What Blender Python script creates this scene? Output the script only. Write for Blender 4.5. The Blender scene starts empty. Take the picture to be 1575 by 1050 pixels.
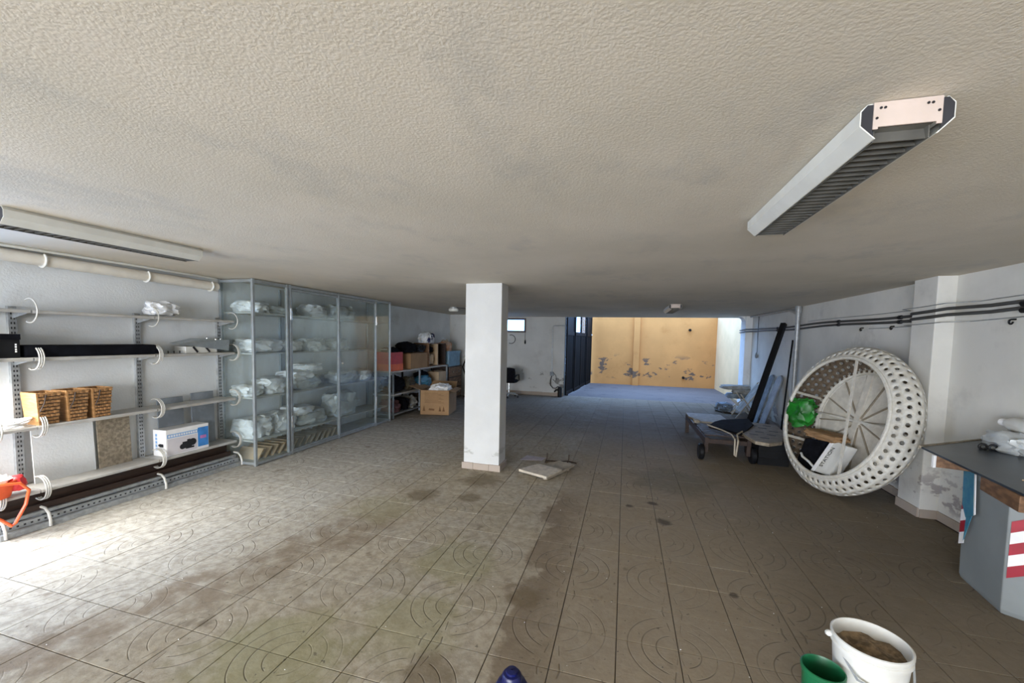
import bpy, bmesh, math, random
from mathutils import Vector, Matrix, noise
random.seed(7)
PI = math.pi
scene = bpy.context.scene
COL = scene.collection

# ------------------------------------------------------------------ camera
F_PX, CY = 625.57, 560.8
YAW, PITCH, ROLL = math.radians(15.5), math.radians(3.59), math.radians(-1.177)
EYE = 1.66
fwd = Vector((-math.sin(YAW)*math.cos(PITCH), math.cos(YAW)*math.cos(PITCH), -math.sin(PITCH)))
rgt = Vector((math.cos(YAW), math.sin(YAW), 0.0))
dwn = fwd.cross(rgt)
cr, cd = math.cos(ROLL)*rgt+math.sin(ROLL)*dwn, -math.sin(ROLL)*rgt+math.cos(ROLL)*dwn
cam = bpy.data.cameras.new('camera')
cam_o = bpy.data.objects.new('camera', cam); COL.objects.link(cam_o)
m = Matrix.Identity(4)
for i in range(3):
    m[i][0], m[i][1], m[i][2] = cr[i], -cd[i], -fwd[i]
m[0][3], m[1][3], m[2][3] = 0, 0, EYE
cam_o.matrix_world = m
cam.sensor_fit = 'HORIZONTAL'; cam.sensor_width = 36.0
cam.lens = F_PX*36.0/1575.0
cam.shift_y = (CY-525.0)/1575.0
cam.clip_start = 0.05; cam.clip_end = 200
scene.camera = cam_o

# ------------------------------------------------------------------ sky, daylight, exposure
world = bpy.data.worlds.new('sky'); scene.world = world; world.use_nodes = True
wb = world.node_tree.nodes['Background']
wb.inputs[0].default_value = (0.31, 0.54, 1.0, 1); wb.inputs[1].default_value = 8.5
def area(name, loc, rot, sx, sy, power, color):
    l = bpy.data.lights.new(name, 'AREA'); l.shape = 'RECTANGLE'; l.size = sx; l.size_y = sy
    l.energy = power; l.color = color
    o = bpy.data.objects.new(name, l); COL.objects.link(o); o.location = loc; o.rotation_euler = rot
    return o
# daylight coming in through the side door and the wide rear gate (both stand behind the photographer)
dl = area('daylight_side_door', (-4.90, 1.46, 1.25), Vector((.38, .60, -.70)).to_track_quat('-Z', 'Y').to_euler(), .7, 1.2, 56, (1.0, 0.965, 0.89))
dl.data.spread = math.radians(130)
area('daylight_rear_gate', (-2.0, -5.0, 1.15), (math.radians(79), 0, 0), 5.2, 2.1, 590, (1.0, 0.93, 0.79))
scene.view_settings.view_transform = 'Standard'; scene.view_settings.look = 'None'
scene.view_settings.gamma = 1.0; scene.view_settings.use_curve_mapping = False
scene.view_settings.exposure = 0.15

# ------------------------------------------------------------------ materials
class NG:
    def __init__(s, name):
        s.m = bpy.data.materials.new(name); s.m.use_nodes = True
        s.t = s.m.node_tree; s.n = s.t.nodes; s.l = s.t.links
        s.b = s.n['Principled BSDF']; s.out = s.n['Material Output']
    def link(s, a, b): s.l.new(a, b)
    def put(s, v, sock):
        if hasattr(v, 'links'): s.l.new(v, sock)
        elif v is not None: sock.default_value = v
    def pos(s):
        return s.n.new('ShaderNodeNewGeometry').outputs['Position']
    def obj(s):
        return s.n.new('ShaderNodeTexCoord').outputs['Object']
    def math(s, op, a, b=None, c=None, clamp=False):
        n = s.n.new('ShaderNodeMath'); n.operation = op; n.use_clamp = clamp
        s.put(a, n.inputs[0]); s.put(b, n.inputs[1]); s.put(c, n.inputs[2]); return n.outputs[0]
    def noise(s, vec, scale, detail=3, rough=.55, dist=0.0):
        n = s.n.new('ShaderNodeTexNoise'); s.l.new(vec, n.inputs['Vector'])
        n.inputs['Scale'].default_value = scale; n.inputs['Detail'].default_value = detail
        n.inputs['Roughness'].default_value = rough; n.inputs['Distortion'].default_value = dist
        return n.outputs['Fac']
    def scale(s, vec, v):
        n = s.n.new('ShaderNodeVectorMath'); n.operation = 'MULTIPLY'; s.l.new(vec, n.inputs[0]); n.inputs[1].default_value = v
        return n.outputs[0]
    def ramp(s, fac, lo, hi, a=0.0, b=1.0):
        n = s.n.new('ShaderNodeMapRange'); n.interpolation_type = 'SMOOTHSTEP'
        s.put(fac, n.inputs[0]); n.inputs[1].default_value = lo; n.inputs[2].default_value = hi
        n.inputs[3].default_value = a; n.inputs[4].default_value = b; return n.outputs[0]
    def mix(s, fac, a, b, mode='MIX'):
        n = s.n.new('ShaderNodeMix'); n.data_type = 'RGBA'; n.blend_type = mode
        s.put(fac, n.inputs[0]); s.put(c4(a), n.inputs[6]); s.put(c4(b), n.inputs[7]); return n.outputs[2]
    def sep(s, v):
        n = s.n.new('ShaderNodeSeparateXYZ'); s.l.new(v, n.inputs[0]); return n.outputs
    def bump(s, h, strength, dist=0.01):
        n = s.n.new('ShaderNodeBump'); s.l.new(h, n.inputs['Height'])
        n.inputs['Strength'].default_value = strength; n.inputs['Distance'].default_value = dist
        s.l.new(n.outputs[0], s.b.inputs['Normal'])
    def fin(s, color, rough=.6, metal=0.0, spec=None):
        s.put(c4(color), s.b.inputs['Base Color']); s.put(rough, s.b.inputs['Roughness']); s.put(metal, s.b.inputs['Metallic'])
        if spec is not None: s.b.inputs['Specular IOR Level'].default_value = spec
        return s.m
def c4(c):
    if isinstance(c, tuple) and len(c) == 3: return (*c, 1.0)
    return c
MC = {}
def M(name, col, rough=.6, metal=0.0, var=.18, sc=9.0, bump=0.0, bsc=60.0, col2=None, spec=None, stretch=None):
    """plain procedural surface: base colour broken up by two noises, with a fine relief"""
    if name in MC: return MC[name]
    g = NG(name); p = g.obj()
    q = g.scale(p, stretch) if stretch else p
    n1 = g.noise(q, sc, 4); f = g.ramp(n1, .35, .68)
    dark = tuple(c*(1-var) for c in col) if col2 is None else col2
    light = tuple(min(1, c*(1+var*.45)) for c in col)
    c = g.mix(f, dark, light)
    if bump: g.bump(g.noise(q, bsc, 3), bump, .004)
    MC[name] = g.fin(c, rough, metal, spec); return MC[name]

def mat_floor():
    g = NG('patterned_floor_tile'); P = g.pos(); x, y, z = g.sep(P)
    cx = g.math('DIVIDE', g.math('SUBTRACT', x, 0.011), 0.3262*2)
    cy = g.math('DIVIDE', g.math('SUBTRACT', y, 1.305), 0.3205*2)
    fx = g.math('SUBTRACT', g.math('FRACT', cx), .5); fy = g.math('SUBTRACT', g.math('FRACT', cy), .5)
    r = g.math('MULTIPLY', g.math('SQRT', g.math('ADD', g.math('MULTIPLY', fx, fx), g.math('MULTIPLY', fy, fy))), 2.0)
    ang = g.math('ARCTAN2', fy, fx)
    ring = g.ramp(g.math('ABSOLUTE', g.math('SUBTRACT', g.math('FRACT', g.math('MULTIPLY', r, 4.3)), .5)), .0, .07)     # 0 in the groove
    rin = g.math('MULTIPLY', g.ramp(r, .30, .34), g.ramp(r, .99, .94))
    side = g.ramp(g.math('ABSOLUTE', g.math('COSINE', ang)), .30, .42)
    groove1 = g.math('MULTIPLY', g.math('MULTIPLY', g.math('SUBTRACT', 1, ring), rin), side)
    ray = g.ramp(g.math('ABSOLUTE', g.math('SINE', g.math('MULTIPLY', ang, 9))), .0, .22)
    band = g.math('MULTIPLY', g.ramp(g.math('FRACT', g.math('MULTIPLY', r, 2.6)), .2, .3), g.ramp(g.math('FRACT', g.math('MULTIPLY', r, 2.6)), .85, .75))
    groove2 = g.math('MULTIPLY', g.math('MULTIPLY', g.math('SUBTRACT', 1, ray), band), g.math('SUBTRACT', 1, side))
    groove = g.math('MAXIMUM', groove1, groove2)
    worn = g.ramp(g.noise(P, 1.3, 3), .38, .62, .25, 1.0)
    groove = g.math('MULTIPLY', groove, worn)
    # tile to tile tone
    w = g.n.new('ShaderNodeTexWhiteNoise'); w.noise_dimensions = '2D'
    cmb = g.n.new('ShaderNodeCombineXYZ')
    g.put(g.math('FLOOR', g.math('MULTIPLY', cx, 2)), cmb.inputs[0]); g.put(g.math('FLOOR', g.math('MULTIPLY', cy, 2)), cmb.inputs[1])
    g.link(cmb.outputs[0], w.inputs['Vector'])
    base = g.mix(w.outputs[0], (.36, .315, .235), (.43, .38, .295))
    base = g.mix(g.ramp(g.noise(P, 2.2, 5, .6), .40, .66, 0, .75), base, (.40, .365, .30))
    clean_lit = g.math('ADD', x, g.math('MULTIPLY', g.noise(P, 1.2, 4), 1.6))  # paler left floor: cleaner tile, plus door daylight put into the colour
    base = g.mix(g.ramp(clean_lit, -1.2, -2.6, 0, .8), base, (.52, .51, .47))
    mot = g.ramp(g.noise(P, 14, 6, .72), .36, .64, .0, 1.0)
    base = g.mix(mot, g.mix(.42, base, (.13, .10, .07)), base)
    base = g.mix(g.ramp(g.noise(P, 55, 4, .7), .58, .72, 0, .28), base, (.55, .52, .46))
    # worn-in brown dirt: everything right of a ragged edge, plus two bands of drag marks
    rag = g.math('SUBTRACT', g.noise(P, 2.6, 6, .66), .5)
    edge = g.math('ADD', x, g.math('MULTIPLY', rag, .75))
    soft = g.ramp(edge, -1.1, .1, 0, .38); hard = g.ramp(edge, -.67, -.57, 0, .30)
    dirt = g.math('MULTIPLY', g.math('ADD', soft, hard), g.ramp(edge, -.6, 1.8, 1.0, 1.22))
    base = g.mix(dirt, base, g.mix(g.ramp(x, .2, 2.2), (.265, .212, .150), (.172, .138, .096)))
    tide = g.math('MULTIPLY', g.math('MULTIPLY', g.ramp(edge, -.68, -.60), g.ramp(edge, -.22, -.56)), g.ramp(y, 4.6, 4.0, 0, .55))
    base = g.mix(tide, base, (.13, .092, .06))
    # trail of brown grime dragged along the floor
    dl = g.math('ADD', g.math('ADD', x, g.math('MULTIPLY', y, -.42)), g.math('MULTIPLY', rag, .8))
    streak = g.math('MULTIPLY', g.ramp(dl, -3.72, -3.55), g.ramp(dl, -3.0, -3.28))
    streak = g.math('MULTIPLY', streak, g.ramp(y, 3.6, 2.9))
    base = g.mix(g.math('MULTIPLY', streak, g.ramp(g.noise(P, 6, 5), .36, .6, .1, .75)), base, (.20, .155, .11))
    def patch(px, py, r, col, amt, k):
        nonlocal base
        dx = g.math('SUBTRACT', x, px); dy = g.math('SUBTRACT', y, py)
        d = g.math('SQRT', g.math('ADD', g.math('MULTIPLY', dx, dx), g.math('MULTIPLY', dy, dy)))
        d = g.math('ADD', d, g.math('MULTIPLY', g.math('SUBTRACT', g.noise(P, k, 5, .65), .5), r*1.5))
        base = g.mix(g.math('MULTIPLY', g.ramp(d, r, r*.45), amt), base, col)
    olive = (.235, .225, .10)
    for px, py, r, a in ((-1.16, 2.71, .38, .38), (-1.14, 2.05, .40, .38), (-1.69, 1.60, .50, .5), (-2.2, 3.4, .4, .25)): patch(px, py, r, olive, a, 3.5)
    patch(.57, 5.12, .6, (.08, .08, .045), .32, 2.5)
    for px, py, r in ((-.57, 2.45, .13), (-.88, 1.74, .17), (-1.58, 4.45, .3), (-2.01, 3.82, .2), (-1.5, 3.9, .16)): patch(px, py, r, (.15, .115, .07), .7, 5)
    for px, py, r in ((.41, 3.92, .09), (.33, 4.35, .07), (.10, 4.2, .05), (.75, 2.9, .04), (1.05, 2.2, .035)): patch(px, py, r, (.05, .042, .034), .75, 7)
    spots = g.ramp(g.noise(P, 27, 3, .55), .665, .72, 0, .7)
    base = g.mix(spots, base, (.10, .085, .065))
    stain = g.ramp(g.noise(g.scale(P, (1.4, 1, 1)), 2.6, 4, .65), .63, .72, 0, .6)
    base = g.mix(stain, base, (.15, .12, .085))
    base = g.mix(g.math('MULTIPLY', groove, .68), base, (.10, .082, .062))
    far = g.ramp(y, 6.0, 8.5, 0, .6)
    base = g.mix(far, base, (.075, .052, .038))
    h = g.math('SUBTRACT', g.math('MULTIPLY', g.noise(P, 30, 6, .65), .7), groove)
    g.bump(h, .45, .006)
    rough = g.ramp(g.noise(P, 3.3, 4), .3, .7, .70, .92)
    return g.fin(base, rough, 0, .08)
def mat_plaster(name, col, bump=.25, sc=70, dirt=None, low=None, patch=None, dcol=(.42, .41, .39)):
    """painted plaster; optional crumbled grey patches near the floor and grey damp clouds"""
    g = NG(name); P = g.pos(); x, y, z = g.sep(P)
    c = g.mix(g.ramp(g.noise(P, 1.4, 5, .6), .35, .7), tuple(v*.88 for v in col), col)
    if dirt: c = g.mix(g.math('MULTIPLY', g.ramp(g.noise(P, 2.1, 5, .65), .55, .72), dirt), c, dcol)
    if low:
        k = g.math('MULTIPLY', g.ramp(g.noise(g.scale(P, (1, 1, 1.7)), 1.9, 5, .62), low[2], low[2]+.03),
                   g.math('MULTIPLY', g.ramp(z, low[0], low[0]-.35), g.ramp(z, low[1], low[1]+.1)))
        c = g.mix(k, c, patch)
        h = g.math('SUBTRACT', g.math('MULTIPLY', g.noise(P, sc, 4), .3), k)
    else: h = g.noise(P, sc, 4, .6)
    g.bump(h, bump, .01)
    return g.fin(c, .85, 0, .25)
def mat_ceiling():
    g = NG('stippled_ceiling_plaster'); P = g.pos()
    c = g.mix(g.ramp(g.noise(P, .9, 5, .6), .3, .7), (.60, .55, .455), (.68, .62, .52))
    c = g.mix(g.ramp(g.noise(g.scale(P, (1, .6, 1)), 1.7, 6, .72), .50, .70, 0, .45), c, (.45, .435, .395))
    v = g.n.new('ShaderNodeTexVoronoi'); v.feature = 'SMOOTH_F1'; g.link(P, v.inputs['Vector']); v.inputs['Scale'].default_value = 120
    h = g.math('ADD', g.math('MULTIPLY', g.noise(P, 80, 5, .65, .6), 1.0), g.math('MULTIPLY', v.outputs[0], .5))
    g.bump(h, .36, .0048)
    return g.fin(c, .9, 0, .2)
def mat_glass(name, tint, haze=.06, gloss=.10):
    g = NG(name); n = g.n
    tr = n.new('ShaderNodeBsdfTransparent'); tr.inputs[0].default_value = (*tint, 1)
    gl = n.new('ShaderNodeBsdfGlossy'); gl.inputs['Roughness'].default_value = .06; gl.inputs[0].default_value = (.9, .95, 1, 1)
    df = n.new('ShaderNodeBsdfDiffuse'); df.inputs[0].default_value = (.55, .62, .62, 1)
    lw = n.new('ShaderNodeLayerWeight'); lw.inputs[0].default_value = .25
    a = n.new('ShaderNodeMixShader'); b = n.new('ShaderNodeMixShader')
    dust = g.ramp(g.noise(g.scale(g.pos(), (1, 1, .35)), 5, 4), .3, .75, haze*.4, haze*1.8)
    g.link(dust, a.inputs[0]); g.link(tr.outputs[0], a.inputs[1]); g.link(df.outputs[0], a.inputs[2])
    g.link(g.math('ADD', g.math('MULTIPLY', lw.outputs['Fresnel'], .13), gloss*.06), b.inputs[0]); g.link(a.outputs[0], b.inputs[1]); g.link(gl.outputs[0], b.inputs[2])
    g.link(b.outputs[0], g.out.inputs[0]); return g.m
def mat_wood(name, col, col2, axis=(1, 8, 8), sc=5, rough=.6):
    return M(name, col, rough, col2=col2, sc=sc, stretch=axis, bump=.25, bsc=22)

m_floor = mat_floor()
m_ceil = mat_ceiling()
m_wall = mat_plaster('white_wall_paint', (.76, .785, .79), .22, 60, dirt=.35)
m_wall_b = mat_plaster('back_wall_paint', (.62, .625, .60), .4, 40, dirt=.5, low=(.95, .18, .60), patch=(.24, .235, .22))
m_wall_r = mat_plaster('right_wall_paint', (.70, .69, .64), .3, 50, dirt=.4, low=(.62, .08, .50), patch=(.34, .315, .31))
m_column = mat_plaster('column_paint', (.60, .605, .59), .25, 45, dirt=.12, low=(.42, .12, .60), patch=(.33, .33, .30))
m_ochre = mat_plaster('ochre_wall_paint', (.47, .20, .055), .4, 30, dirt=.5, low=(1.25, .2, .555), patch=(.115, .068, .040), dcol=(.34, .13, .03))
m_cream = mat_plaster('cream_wall_paint', (.66, .44, .23), .35, 30, dirt=.5, dcol=(.52, .34, .17))
m_concrete = mat_plaster('yard_concrete', (.105, .085, .078), .4, 25, dirt=.9, dcol=(.042, .037, .036))
m_grout = M('dark_grout', (.055, .046, .036), .9, var=.3)
m_skirt = mat_plaster('skirting_tile', (.42, .355, .30), .25, 60, dirt=.6, dcol=(.30, .255, .215))
m_alu = M('grey_aluminium', (.38, .42, .44), .38, .55, var=.12, sc=14)
m_chrome = M('bright_steel', (.75, .76, .76), .22, .9, var=.1)
m_steel = M('galvanised_steel', (.38, .40, .41), .42, .35, var=.2, sc=20)
m_shelf = M('pale_grey_shelf_enamel', (.46, .45, .425), .42, 0, var=.16, sc=7)
m_slot = M('dark_slot', (.025, .025, .03), .8)
m_hoop = M('grey_white_plastic_wire', (.56, .55, .51), .4, 0, var=.15)
m_pvc = M('cream_pipe_plastic', (.72, .68, .60), .4, 0, var=.08)
m_lamp = M('white_lamp_enamel', (.66, .665, .62), .35, 0, var=.06)
m_plate = M('pinkish_lamp_plate', (.54, .45, .395), .45, 0, var=.08)
m_louver = M('dull_louver_aluminium', (.20, .195, .175), .40, .5, var=.2)
m_black = M('black_plastic', (.007, .0075, .009), .5, 0, var=.3, spec=.25)
m_blackcloth = M('black_cloth', (.007, .0075, .011), .95, 0, var=.4, sc=14, bump=.3, bsc=90, spec=.1)
m_darkmetal = M('dark_brown_gate_paint', (.005, .0042, .0036), .7, 0, var=.3, spec=.12)
m_glass = mat_glass('dusty_cabinet_glass', (.93, .96, .96), .045, .10)
m_pane = mat_glass('window_glass', (.90, .95, 1.0), .02, .06)
m_bag = M('white_linen_in_film', (.78, .80, .82), .35, 0, var=.22, sc=6, bump=.5, bsc=16)
m_bag2 = M('grey_film_bag', (.55, .58, .58), .3, 0, var=.25, sc=7, bump=.5, bsc=14)
m_card = M('brown_cardboard', (.34, .205, .10), .85, 0, var=.12, sc=4)
m_card2 = M('pale_cardboard', (.52, .38, .24), .85, 0, var=.12, sc=4)
m_wickerframe = mat_wood('light_wood_basket_front', (.44, .235, .095), (.33, .17, .06), (2, 2, 12))
m_wicker = M('brown_wicker', (.36, .19, .075), .7, 0, var=.35, sc=40, bump=.5, bsc=80)
m_wood_d = mat_wood('dark_brown_wood', (.036, .017, .010), (.018, .009, .006), (8, 1, 8))
m_wood_m = mat_wood('brown_wood', (.20, .105, .05), (.11, .055, .025), (8, 1.5, 8))
m_wood_w = mat_wood('weathered_grey_wood', (.30, .25, .18), (.17, .14, .10), (3, 6, 6))
m_daybed = M('white_woven_resin', (.60, .58, .52), .55, 0, var=.10, sc=30, bump=.5, bsc=120)
m_daybed_in = M('greyish_liner_mesh', (.60, .57, .50), .7, 0, var=.12, sc=12, bump=.3, bsc=90)
m_daybed_dk = M('shaded_inner_weave', (.12, .088, .058), .8, 0, var=.3, sc=25, bump=.4, bsc=90)  # inside of the shell, its shade put into the dark brown
m_green = M('bright_green_film', (.014, .21, .02), .42, 0, var=.5, sc=6)
m_white = M('white_plastic', (.68, .68, .64), .42, 0, var=.08)
m_bin = M('grey_bin_plastic', (.215, .235, .235), .5, 0, var=.10, sc=3)
m_red = M('red_plastic', (.55, .03, .035), .45, 0, var=.15)
m_redtape = M('dark_red_tape', (.36, .012, .03), .4, 0, var=.15)
m_orange = M('orange_red_plastic', (.80, .13, .035), .35, 0, var=.12)
m_navy = M('dark_blue_plastic', (.004, .007, .075), .35, 0, var=.3)
m_teal = M('teal_blue_print', (.012, .115, .21), .4, 0, var=.4, sc=16, col2=(.05, .20, .28))
m_blue = M('pale_blue_plastic', (.19, .34, .46), .5, 0, var=.15)
m_bluep = M('blue_print', (.05, .24, .62), .4, 0, var=.2)
m_lblue = M('light_blue_print', (.22, .42, .74), .4, 0, var=.1)
m_ink = M('black_print', (.012, .012, .016), .5, 0, var=.2)
m_pink = M('pink_print', (.55, .20, .48), .5, 0, var=.2)
m_paper = M('white_paper', (.82, .82, .82), .6, 0, var=.05)
m_greencan = M('green_bucket_plastic', (.006, .12, .045), .4, 0, var=.2)
m_dirt = M('dry_soil', (.26, .185, .11), .95, 0, var=.5, sc=30, bump=.9, bsc=50)
m_rope = M('pale_rope', (.42, .37, .29), .85, 0, var=.2)
m_sheet = M('slate_blue_board', (.030, .042, .056), .35, 0, var=.35, sc=3)
m_tile = M('cream_stone_tile', (.52, .46, .37), .6, 0, var=.2, sc=18)
m_browntile = M('brown_stone_tile', (.30, .26, .20), .7, 0, var=.2, sc=14)
m_greyblue = M('faded_blue_fabric', (.20, .25, .30), .85, 0, var=.35, sc=8, bump=.3, bsc=40)
m_greyfab = M('faded_grey_fabric', (.30, .30, .28), .85, 0, var=.3, sc=8, bump=.3, bsc=40)
m_greyboard = M('worn_grey_board', (.25, .28, .31), .6, 0, var=.35, sc=4)
m_cable = M('dark_grey_cable', (.055, .056, .055), .55, 0, var=.2)
m_winframe = M('brown_window_frame', (.075, .055, .06), .5, 0, var=.2)
m_white_cable = M('white_cable', (.78, .78, .78), .4, 0, var=.06)

# ------------------------------------------------------------------ mesh builder
def nvec(p):      # repeatable vector noise
    return Vector((noise.noise(p), noise.noise(p+Vector((31.7, 11.3, 5.9))), noise.noise(p+Vector((7.1, 47.9, 23.3)))))
class MB:
    def __init__(s): s.v = []; s.f = []
    def add(s, vs, fs):
        b = len(s.v); s.v += [Vector(v) for v in vs]; s.f += [tuple(i+b for i in f) for f in fs]; return s
    def box(s, lo, hi, rot=None, piv=None):
        x0, y0, z0 = lo; x1, y1, z1 = hi
        vs = [Vector(p) for p in ((x0,y0,z0),(x1,y0,z0),(x1,y1,z0),(x0,y1,z0),(x0,y0,z1),(x1,y0,z1),(x1,y1,z1),(x0,y1,z1))]
        if rot is not None:
            c = Vector(piv) if piv is not None else sum(vs, Vector())/8
            vs = [c+rot @ (v-c) for v in vs]
        return s.add(vs, ((0,3,2,1),(4,5,6,7),(0,1,5,4),(1,2,6,5),(2,3,7,6),(3,0,4,7)))
    def bar(s, a, b, w, h, up=(0,0,1)):
        a, b = Vector(a), Vector(b); d = (b-a).normalized(); u = Vector(up)
        if abs(d.dot(u)) > .98: u = Vector((1,0,0))
        r = d.cross(u).normalized(); u = r.cross(d).normalized()
        vs = []
        for p in (a, b):
            for i, j in ((-1,-1),(1,-1),(1,1),(-1,1)): vs.append(p+r*(i*w/2)+u*(j*h/2))
        return s.add(vs, ((0,1,2,3),(7,6,5,4),(0,4,5,1),(1,5,6,2),(2,6,7,3),(3,7,4,0)))
    def tube(s, pts, r, seg=8, cap=True, closed=False):
        pts = [Vector(p) for p in pts]; n = len(pts); b = len(s.v); N = None
        rr = r if isinstance(r, (list, tuple)) else [r]*n
        for i, p in enumerate(pts):
            if closed: d = pts[(i+1) % n]-pts[i-1]
            else: d = pts[min(i+1, n-1)]-pts[max(i-1, 0)]
            d = d.normalized()
            if N is None:
                N = d.orthogonal().normalized()
            else:
                N = (N-d*N.dot(d)); N = N.normalized() if N.length > 1e-6 else d.orthogonal().normalized()
            B = d.cross(N)
            for k in range(seg):
                a = 2*PI*k/seg; s.v.append(p+(N*math.cos(a)+B*math.sin(a))*rr[i])
        for i in range(n if closed else n-1):
            j = (i+1) % n
            for k in range(seg):
                k2 = (k+1) % seg
                s.f.append((b+i*seg+k, b+i*seg+k2, b+j*seg+k2, b+j*seg+k))
        if cap and not closed:
            s.f.append(tuple(b+k for k in reversed(range(seg)))); s.f.append(tuple(b+(n-1)*seg+k for k in range(seg)))
        return s
    def lathe(s, prof, c=(0,0,0), seg=28, mat=None, capb=True, capt=False):
        b = len(s.v); n = len(prof)
        for r, z in prof:
            for k in range(seg):
                a = 2*PI*k/seg; v = Vector((r*math.cos(a), r*math.sin(a), z))
                if mat is not None: v = mat @ v
                s.v.append(v+Vector(c))
        for i in range(n-1):
            for k in range(seg):
                k2 = (k+1) % seg
                s.f.append((b+i*seg+k, b+i*seg+k2, b+(i+1)*seg+k2, b+(i+1)*seg+k))
        if capb: s.f.append(tuple(b+k for k in reversed(range(seg))))
        if capt: s.f.append(tuple(b+(n-1)*seg+k for k in range(seg)))
        return s
    def prism(s, poly, d):
        poly = [Vector(p) for p in poly]; d = Vector(d); n = len(poly)
        vs = poly+[p+d for p in poly]
        fs = [tuple(reversed(range(n))), tuple(range(n, 2*n))]+[(i, (i+1) % n, n+(i+1) % n, n+i) for i in range(n)]
        return s.add(vs, fs)
    def blob(s, c, size, amp=.12, fr=2.2, n=9, seed=0, sq=.55, rz=0.0, flat=True):
        """crumpled cushion-like lump: rounded box pushed about by noise"""
        b = len(s.v); c = Vector(c); idx = {}
        R = Matrix.Rotation(rz, 3, 'Z')
        def vert(i, j, k):
            key = (i, j, k)
            if key in idx: return idx[key]
            p = Vector((2*i/n-1, 2*j/n-1, 2*k/n-1))
            sp = p.normalized()
            q = p*(1-sq)+sp*sq
            o = nvec(q*fr+Vector((seed*7.3, seed*3.1, seed*5.7)))*amp
            o += nvec(q*fr*2.7+Vector((seed*2.3, seed*9.1, seed*1.7)))*amp*.45
            q = q+o
            if flat and q.z < -.8: q.z = -.8+(q.z+.8)*.05
            v = Vector((q.x*size[0]/2, q.y*size[1]/2, q.z*size[2]/2))
            idx[key] = len(s.v); s.v.append(c+R @ v); return idx[key]
        for ax in range(3):
            for sd in (0, n):
                for u in range(n):
                    for w in range(n):
                        cs = []
                        for du, dw in ((0,0),(1,0),(1,1),(0,1)):
                            t = [0,0,0]; t[ax] = sd; t[(ax+1) % 3] = u+du; t[(ax+2) % 3] = w+dw
                            cs.append(vert(*t))
                        s.f.append(tuple(cs) if sd else tuple(reversed(cs)))
        return s
    def bounds(s):
        lo = Vector((min(v.x for v in s.v), min(v.y for v in s.v), min(v.z for v in s.v)))
        hi = Vector((max(v.x for v in s.v), max(v.y for v in s.v), max(v.z for v in s.v)))
        return lo, hi
    def build(s, name, mat, parent=None, smooth=False, bevel=0.0, kind=None, origin=None):
        if parent is not None: org = ORG[parent.name]
        elif origin is not None: org = Vector(origin)
        else:
            lo, hi = s.bounds(); org = Vector(((lo.x+hi.x)/2, (lo.y+hi.y)/2, lo.z))
        me = bpy.data.meshes.new(name); me.from_pydata([v-org for v in s.v], [], s.f); me.validate()
        if bevel:
            bm = bmesh.new(); bm.from_mesh(me)
            bmesh.ops.bevel(bm, geom=bm.edges[:], offset=bevel, segments=2, affect='EDGES', profile=.6)
            bm.to_mesh(me); bm.free()
        me.materials.append(mat)
        if smooth:
            me.polygons.foreach_set('use_smooth', [True]*len(me.polygons))
            try: me.set_sharp_from_angle(angle=math.radians(40))
            except Exception: pass
        o = bpy.data.objects.new(name, me); COL.objects.link(o)
        if parent is not None: o.parent = parent
        else: o.location = org
        ORG[o.name] = org
        if kind: o['kind'] = kind
        return o
ORG = {}
def thing(name, label, cat, loc, group=None):
    o = bpy.data.objects.new(name, None); COL.objects.link(o); o.location = loc; ORG[o.name] = Vector(loc)
    o.empty_display_size = .1
    return tag(o, label, cat, group)
def tag(o, label, cat, group=None):
    o['label'] = label; o['category'] = cat
    if group: o['group'] = group
    return o
def struct(o): o['kind'] = 'structure'; return o
def box(name, lo, hi, mat, parent=None, bevel=0.0, **k): return MB().box(lo, hi).build(name, mat, parent, bevel=bevel, **k)
def copy_tree(o, off, parent=None, rotz=0.0):
    c = o.copy(); COL.objects.link(c)
    if parent is not None: c.parent = parent
    else:
        c.location = o.location+Vector(off)
        c.rotation_euler.z = rotz
    for ch in [q for q in bpy.data.objects if q.parent == o]: copy_tree(ch, off, c)
    return c
def arc(c, r, a0, a1, n, ax1, ax2):
    c, ax1, ax2 = Vector(c), Vector(ax1), Vector(ax2)
    return [c+ax1*(r*math.cos(a0+(a1-a0)*i/n))+ax2*(r*math.sin(a0+(a1-a0)*i/n)) for i in range(n+1)]
def text_mesh(name, body, size, mat, parent, origin, xdir, ydir, depth=.001):
    cu = bpy.data.curves.new('lettering', 'FONT'); cu.body = body; cu.size = size; cu.extrude = depth
    cu.align_x = 'CENTER'; cu.align_y = 'CENTER'
    t = bpy.data.objects.new('lettering', cu); COL.objects.link(t)
    bpy.context.view_layer.update()
    me = bpy.data.meshes.new_from_object(t.evaluated_get(bpy.context.evaluated_depsgraph_get()))
    bpy.data.objects.remove(t)
    X, Y = Vector(xdir).normalized(), Vector(ydir).normalized(); Z = X.cross(Y); org = ORG[parent.name]
    for v in me.vertices: v.co = Vector(origin)+X*v.co.x+Y*v.co.y+Z*v.co.z-org
    me.materials.clear(); me.materials.append(mat)
    o = bpy.data.objects.new(name, me); COL.objects.link(o); o.parent = parent; ORG[o.name] = org
    return o

XL, XR, YB, YR, ZC = -4.95, 2.98, 11.95, -5.1, 2.34

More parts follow.
